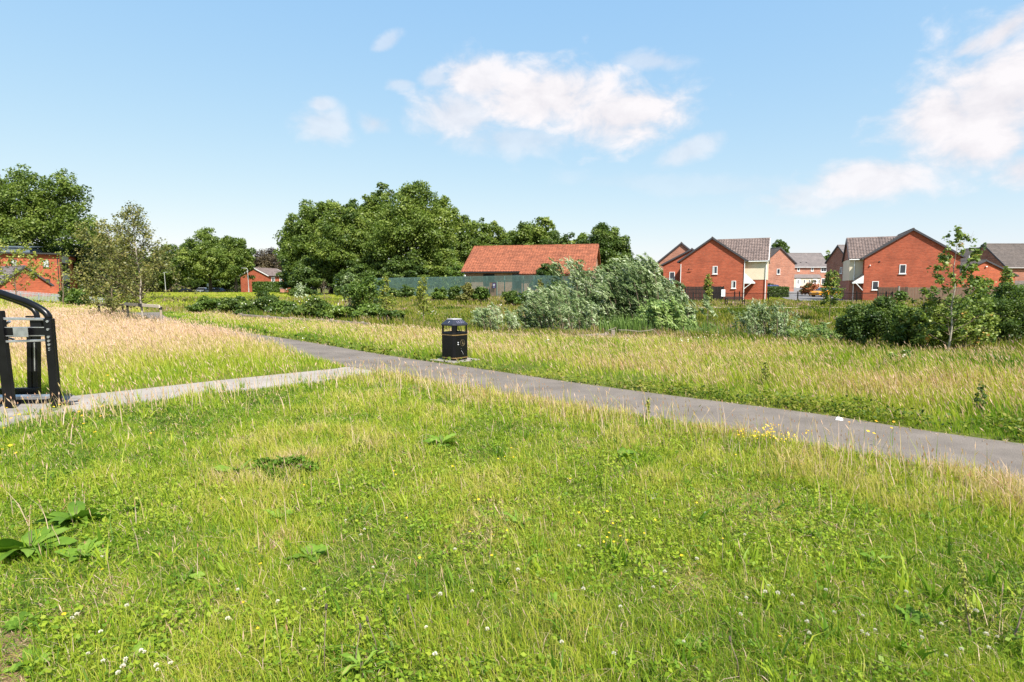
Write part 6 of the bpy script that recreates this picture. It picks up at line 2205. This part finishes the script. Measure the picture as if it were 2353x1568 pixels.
px_willow(1093, 1190, 703, 22.0, 34, "leaf_silver", "small grey green willow just right of the litter bin's top", 306, 0.5, 0.12, 130, 0.6, 0.6, 0.16)
px_willow(1724, 1794, 690, 21.5, 34, "leaf_silver", "rounded silver shrub alone in the middle of the right hollow", 307, 0.6, 0.12, 130, 0.5, 0.5, 0.15, lean=(-0.15, 0, 0))
px_willow(1838, 1928, 738, 19.0, 30, "leaf_willow", "low feathery willow left of the big right hand shrubs", 309, 0.5, 0.12, 95, 0.5, 0.5, 0.14)
px_bush("shrub", 1585, 690, 740, 22, "leaf_silver", "broad leaved grey shrub between largest willow and slim sapling", Y=26.5, seed=92, nl=1800, leaf=0.13, tint=(0.6, 0.2))
px_bush("shrub", 1545, 660, 760, 45, "leaf_willow", "dark inner shrub filling the largest willow's right side", Y=27.2, seed=93, nl=4500, leaf=0.14, tint=(0.3, 0.2))
px_bush("shrub", 1450, 640, 770, 60, "leaf_deep", "shaded green shrub under the largest willow", Y=28.5, seed=94, nl=6000, leaf=0.15, tint=(0.45, 0.2))

# reeds under the willow
RD = Blades()
rr = np.random.default_rng(31)
n = 420
c = np.column_stack([rr.normal((1440 - CXD) / FD * 20.6, 0.5, n), rr.normal(20.7, 0.35, n)])
RD.blades(z3(c), rr.uniform(0.3, 0.85, n), rr.uniform(0.022, 0.04, n), 0.16, rr.uniform(0.05, 0.6, n), rr, -0.12, 0.3)
n = 220
c = np.column_stack([rr.normal((1640 - CXD) / FD * 19.5, 0.6, n), rr.normal(19.6, 0.4, n)])
RD.blades(z3(c), rr.uniform(0.4, 0.75, n), rr.uniform(0.02, 0.035, n), 0.16, rr.uniform(0.05, 0.6, n), rr, -0.12, 0.3)
RD.build("reeds", "leaf_willow", "upright blue green reeds growing in front of the willows", "reeds")

# big shrubs on the right
RS_ = "dense shrubs on the right bank"
for i, (px, yt, yb, hw, mat, lab, Y, nl, tn) in enumerate([
(2008, 682, 812, 76, "leaf_deep", "dense dark shrub, left end of the right bank group", 16.0, 9000, 0.5),
    (2060, 662, 800, 40, "leaf_fresh", "taller shrub behind the left end of the right bank group", 18.5, 4500, 0.42),
    (2078, 712, 822, 44, "leaf_oak", "green shrub filling the space left of the maple sapling's stem", 15.2, 5000, 0.45),
    (2140, 690, 822, 66, "leaf_oak", "yellow green shrub around the maple sapling's stem", 14.6, 7500, 0.65),
    (2225, 672, 822, 66, "leaf_oak", "shrub with orange tipped leaves right of the maple sapling", 14.8, 7500, 0.6),
    (2300, 655, 822, 82, "leaf_deep", "large dark shrub running out of the right edge", 16.2, 10000, 0.5),
    (2395, 655, 822, 80, "leaf_deep", "outermost shrub of the right bank, mostly beyond the edge", 16.0, 7000, 0.5),
    (2240, 640, 760, 60, "leaf_fresh", "mid green shrub behind the others near the garden fence", 24.0, 6000, 0.45),
    (2340, 640, 760, 60, "leaf_fresh", "green shrub behind the dark one by the right edge", 25.0, 6000, 0.45)]):
    px_bush("bank_shrub", px, yt, yb, hw, mat, lab, Y=Y, seed=240 + i, nl=int(nl * 1.9), leaf=0.062 if Y < 17 else 0.095, asp=0.65, group=RS_, tint=(tn, 0.22), k=34)
wd = ground(1680, 738)
for i, (px, yt, yb, hw, mat, lab) in enumerate([
    (2085, 805, 845, 50, "leaf_willow", "low grey green weeds under the left of the right bank shrubs"),
    (2290, 815, 850, 60, "leaf_willow", "low grey green weeds in front of the shrubs by the right edge")]):
    px_bush("weed_clump", px, yt, yb, hw, mat, lab, seed=260 + i, nl=2600, leaf=0.07, asp=0.35, tint=(0.35, 0.15), shell=0.2)
yw = ground(1755, 880)
for i, (px, yt, yb, hw, lab) in enumerate([(1757, 838, 884, 10, "yellowish dock spike standing in the verge beyond the path"), (2250, 912, 955, 14, "dark green weed spike in the verge near the right edge")]):
    gg = ground(px, yb)
    sapling("weed_spike", gg.x, gg.y, 0.42, lab, mat="leaf_yellow" if i == 0 else "leaf_deep", bark="bark_twig", seed=270 + i, trunk=0.1, levels=14, reach=0.22, nl=420, leaf=0.035, tr=0.006, up=1.2, spread=0.10, cat="weed", subs=2)
gg = ground(1488, 968)
sapling("weed_spike", gg.x, gg.y, 0.30, "single yellow green dock spike on the near edge of the path", mat="leaf_yellow", bark="bark_twig", seed=275, trunk=0.15, levels=14, reach=0.16, nl=420, leaf=0.026, tr=0.005, up=2.0, spread=0.10, cat="weed", subs=2, tint=(0.7, 0.15))
gg = ground(1762, 1030)
rt = np.random.default_rng(77)
SJ = Blades()
PT = Blades()
for i in range(30):
    q = np.array([[gg.x + rt.normal() * 0.16, gg.y + rt.normal() * 0.10]])
    hh = rt.uniform(0.14, 0.26)
    tip, _ = PT.blades(z3(q), np.array([hh]), np.array([0.007]), 0.15, np.array([0.3]), rt)
    c = tip + rt.normal(size=(5, 3)) * 0.018
    SJ.leaves(c, unit(rt.normal(size=(5, 3)) * 0.5 + np.array([0, -0.3, 0.9])), rt.uniform(0.014, 0.024, 5), 0.85, rt.uniform(0.55, 0.8, 5), rt)
yo = empty("yellow_flower_plant", (0, 0, 0), 0, "clump of small yellow flowers on the near path edge", "flowering plant")
SJ.build("blossoms", "petal", None, None, yo)
PT.build("stems", "grass", None, None, yo)


# ------------------------------------------------------------------ dock plants and other broad weeds in the lawn
def dock(px, py, n, ln, label, seed, flat=0.5, mat="leaf_dock", aspect=0.34):
    rng = np.random.default_rng(seed)
    g_ = ground(px, py)
    root = empty("dock_plant", (g_.x, g_.y, g_.z), 0, label, "weed", "broad leaved weeds in the lawn")
    V, Q, tt = [], [], []
    k = 0
    for i in range(n):
        a = i * 2.4 + rng.normal() * 0.3
        L_ = ln * rng.uniform(0.65, 1.15)
        el_ = rng.uniform(0.1, 1.2) * (1.2 - flat)
        segs = 7
        t0 = rng.uniform(0.15, 0.8)
        wv = rng.uniform(0.5, 1.5)
        tw_ = rng.normal() * 0.5
        dro = rng.uniform(0.5, 1.0)
        for s in range(segs + 1):
            u = s / segs
            wd_ = L_ * aspect * 0.5 * (math.sin(math.pi * min(1, 0.08 + u * 0.95)) ** 0.75) * (1 if u > 0.05 else 0.3)
            r_ = L_ * u * math.cos(el_ * (1 - 0.6 * u))
            z = 0.018 + L_ * math.sin(el_) * u * (1.2 - dro * u)
            for sd in (-1, 0, 1):
                x = r_ * math.cos(a) - sd * wd_ * math.sin(a)
                y = r_ * math.sin(a) + sd * wd_ * math.cos(a)
                zz = z + (0.10 * wd_ * 2 if sd else 0.0) + sd * wd_ * tw_ + (0.006 * math.sin(s * wv * 2.2 + sd) if sd else 0)
                V.append((x, y, zz))
                tt.append(t0 + (0.12 if sd == 0 else 0.10 * math.sin(s * 2.3 + i)) + (0.5 if rng.random() < 0.05 else 0))
        for s in range(segs):
            for j in range(2):
                b = k + s * 3 + j
                Q.append((b, b + 1, b + 4, b + 3))
        k += (segs + 1) * 3
    np_object("leaves", np.array(V), np.array(Q), None, M[mat], root, {"tint": np.clip(np.array(tt), 0, 1)}, smooth=True)
    mb = MB()
    for i in range(2):
        mb.tube([(0, 0, -0.02), (rng.normal() * 0.02, rng.normal() * 0.02, ln * 0.5)], [0.004, 0.002], 5)
    part(mb, "stem", "bark_twig", root)
    return root


dock(175, 1205, 19, 0.27, "large dock with broad shining leaves at the lower left, upper clump", 401, 0.4)
dock(70, 1270, 21, 0.28, "large dock with broad leaves against the left edge, lower clump", 402, 0.5)
dock(190, 1285, 7, 0.141, "single broad dock leaf clump below the upper left dock", 403, 0.4, aspect=0.5)
dock(545, 1098, 13, 0.200, "dock with upright leaves left of the nettle patch", 404, 0.35)
dock(1015, 1025, 17, 0.222, "ragged dock in the middle of the upper lawn", 405, 0.4, aspect=0.26)
dock(1438, 1055, 8, 0.185, "small dock with pointed dark leaves near the path", 406, 0.2, aspect=0.42)
dock(715, 1285, 7, 0.155, "two big soft leaves low in the centre left lawn", 407, 0.5, aspect=0.5)
dock(1680, 1410, 6, 0.052, "small rosette of plantain in the lower lawn right of centre", 408, 0.4)
dock(2010, 1305, 13, 0.133, "plantain rosette in the lower right lawn", 409, 0.2, aspect=0.2)
dock(830, 1555, 17, 0.163, "strap leaved plantain at the bottom edge of the lawn", 410, 0.0, aspect=0.085)
dock(70, 1535, 15, 0.111, "small leafy weed by the bare earth at the lower left corner", 411, 0.5)
dock(60, 1440, 15, 0.089, "scalloped creeping weed above the bare earth patch", 412, 0.6, aspect=0.6)
for i, (px, py, nn_, ln_, fl_, asp_, lab) in enumerate([
    (300, 1180, 8, 0.12, 0.3, 0.3, "small narrow leaved weed right of the large left docks"), (640, 1200, 9, 0.13, 0.25, 0.2, "plantain rosette in the centre left lawn above the two soft leaves"),
    (1190, 1215, 11, 0.14, 0.15, 0.16, "upright plantain tuft near the brown dead patch in mid lawn"), (1500, 1150, 8, 0.12, 0.4, 0.3, "low weed rosette right of the mid lawn"),
    (1850, 1235, 8, 0.11, 0.4, 0.3, "low weed rosette in the right lawn between clover heads"), (2140, 1200, 9, 0.12, 0.3, 0.22, "plantain rosette far right in the lawn"),
    (1270, 1400, 9, 0.10, 0.4, 0.3, "weed rosette in the lower middle lawn"), (430, 1340, 9, 0.10, 0.4, 0.32, "weed rosette below the left docks"),
    (1590, 1500, 9, 0.09, 0.4, 0.3, "weed rosette near the bottom edge right of centre"), (1105, 1540, 9, 0.09, 0.4, 0.4, "weed rosette at the bottom edge in the middle"),
    (120, 1110, 8, 0.15, 0.3, 0.25, "narrow leaved weed above the large left docks"), (860, 1130, 8, 0.13, 0.3, 0.24, "narrow leaved weed left of mid lawn above the yellow flowers"),
    (1240, 1300, 10, 0.09, 0.4, 0.35, "weed rosette below the upright plantain tuft"), (2090, 1430, 9, 0.09, 0.4, 0.35, "weed rosette among clover in the lower right lawn"),
    (350, 1495, 10, 0.09, 0.4, 0.4, "weed rosette beside the clover heads at the lower left"), (640, 1480, 10, 0.09, 0.4, 0.3, "weed rosette low between lower left clover and strap leaves")]):
    dock(px, py, nn_, ln_, lab, 430 + i, fl_, aspect=asp_)
nt = ground(650, 1090)
make_bush("nettle_patch", nt.x, nt.y, [(-0.16, 0.02, 0.06, 0.16, 0.13, 0.08), (0.06, 0.03, 0.08, 0.14, 0.12, 0.10), (0.24, -0.02, 0.05, 0.12, 0.1, 0.07), (0.0, -0.12, 0.03, 0.2, 0.08, 0.05)], "leaf_dock", "dark nettle patch right of the upright dock in the lawn", "weed", seed=95, nl=1300, leaf=0.036, asp=0.55, tint=(0.22, 0.2), stems=14, br=(0.3, 0.5), shell=0.25)
# tall dock spike and dark stem at the lower right
for i, (px, yb, hgt, lab, ln_) in enumerate([(2235, 1475, 0.42, "tall yellowing dock spike in the lower right lawn", -0.10), (2318, 1480, 0.36, "dark reddish weed stem with narrow leaves at the right edge", 0.12)]):
    gg = ground(px, yb)
    sapling("weed_spike", gg.x, gg.y, hgt, lab, mat="leaf_yellow" if i == 0 else "leaf_deep", bark="bark_twig", seed=280 + i, trunk=0.35 if i == 0 else 0.2, levels=12 if i == 0 else 6, reach=0.10 if i == 0 else 0.4, nl=420 if i == 0 else 26, leaf=0.013 if i == 0 else 0.075, asp=0.7 if i == 0 else 0.2, tr=0.006, up=2.0 if i == 0 else 0.8, spread=0.05, cat="weed", subs=1, lean=ln_, tint=(0.75, 0.15))
# plantain heads on stalks in the near lawn
for i, (px, yb, hgt) in enumerate([(745, 1560, 0.30), (960, 1480, 0.2), (815, 1550, 0.18), (1700, 1560, 0.16), (870, 1520, 0.2)]):
    gg = ground(px, yb)
    root = empty("seed_head", (gg.x, gg.y, gg.z), 0, ["tall plantain head with brown top at the bottom edge", "thin pale plantain stalk in the lower middle lawn", "short dark plantain head beside the strap leaved plantain", "brown plantain head low in the lower right lawn", "dull plantain head between the pale stalk and strap leaves"][i], "seed head", "plantain heads in the near lawn")
    rr = random.Random(i)
    tx, ty = rr.uniform(-0.06, 0.02), rr.uniform(-0.02, 0.05)
    mb = MB().tube([(0, 0, -0.02), (tx * 0.3, ty * 0.3, hgt * 0.5), (tx, ty, hgt)], [0.0028, 0.0022, 0.0018], 6)
    mb.build("stalk", M["leaf_olive"] if False else M["bark_twig"], root, smooth=True)
    MB().tube([(tx, ty, hgt - 0.003), (tx * 1.03, ty, hgt + 0.006), (tx * 1.06, ty, hgt + 0.02), (tx * 1.08, ty, hgt + 0.028)], [0.003, 0.0065, 0.0055, 0.001], 8).build("head", M["bark"], root, smooth=True)
# white litter
for (px, py, s, lab) in [(1929, 967, 0.036, "crumpled white litter on the far edge of the tarmac path"), (695, 779, 0.06, "flattened pale litter on the path left of the bin")]:
    gg = ground(px, py)
    rr = np.random.default_rng(int(px))
    vs = []
    rings_ = []
    for k_, (zz, sc_) in enumerate([(0.01, 1.0), (0.03, 0.9), (0.042, 0.5)]):
        rings_.append([Vector((s * 1.4 * sc_ * math.cos(a) * rr.uniform(0.75, 1.2), s * 0.7 * sc_ * math.sin(a) * rr.uniform(0.75, 1.2), zz * rr.uniform(0.7, 1.3))) for a in np.linspace(0, 2 * math.pi, 9)[:-1]])
    o = MB().loft(rings_).build("litter", M["litter"])
    o.location = (gg.x, gg.y, 0.0)
    tag(o, lab, "litter")
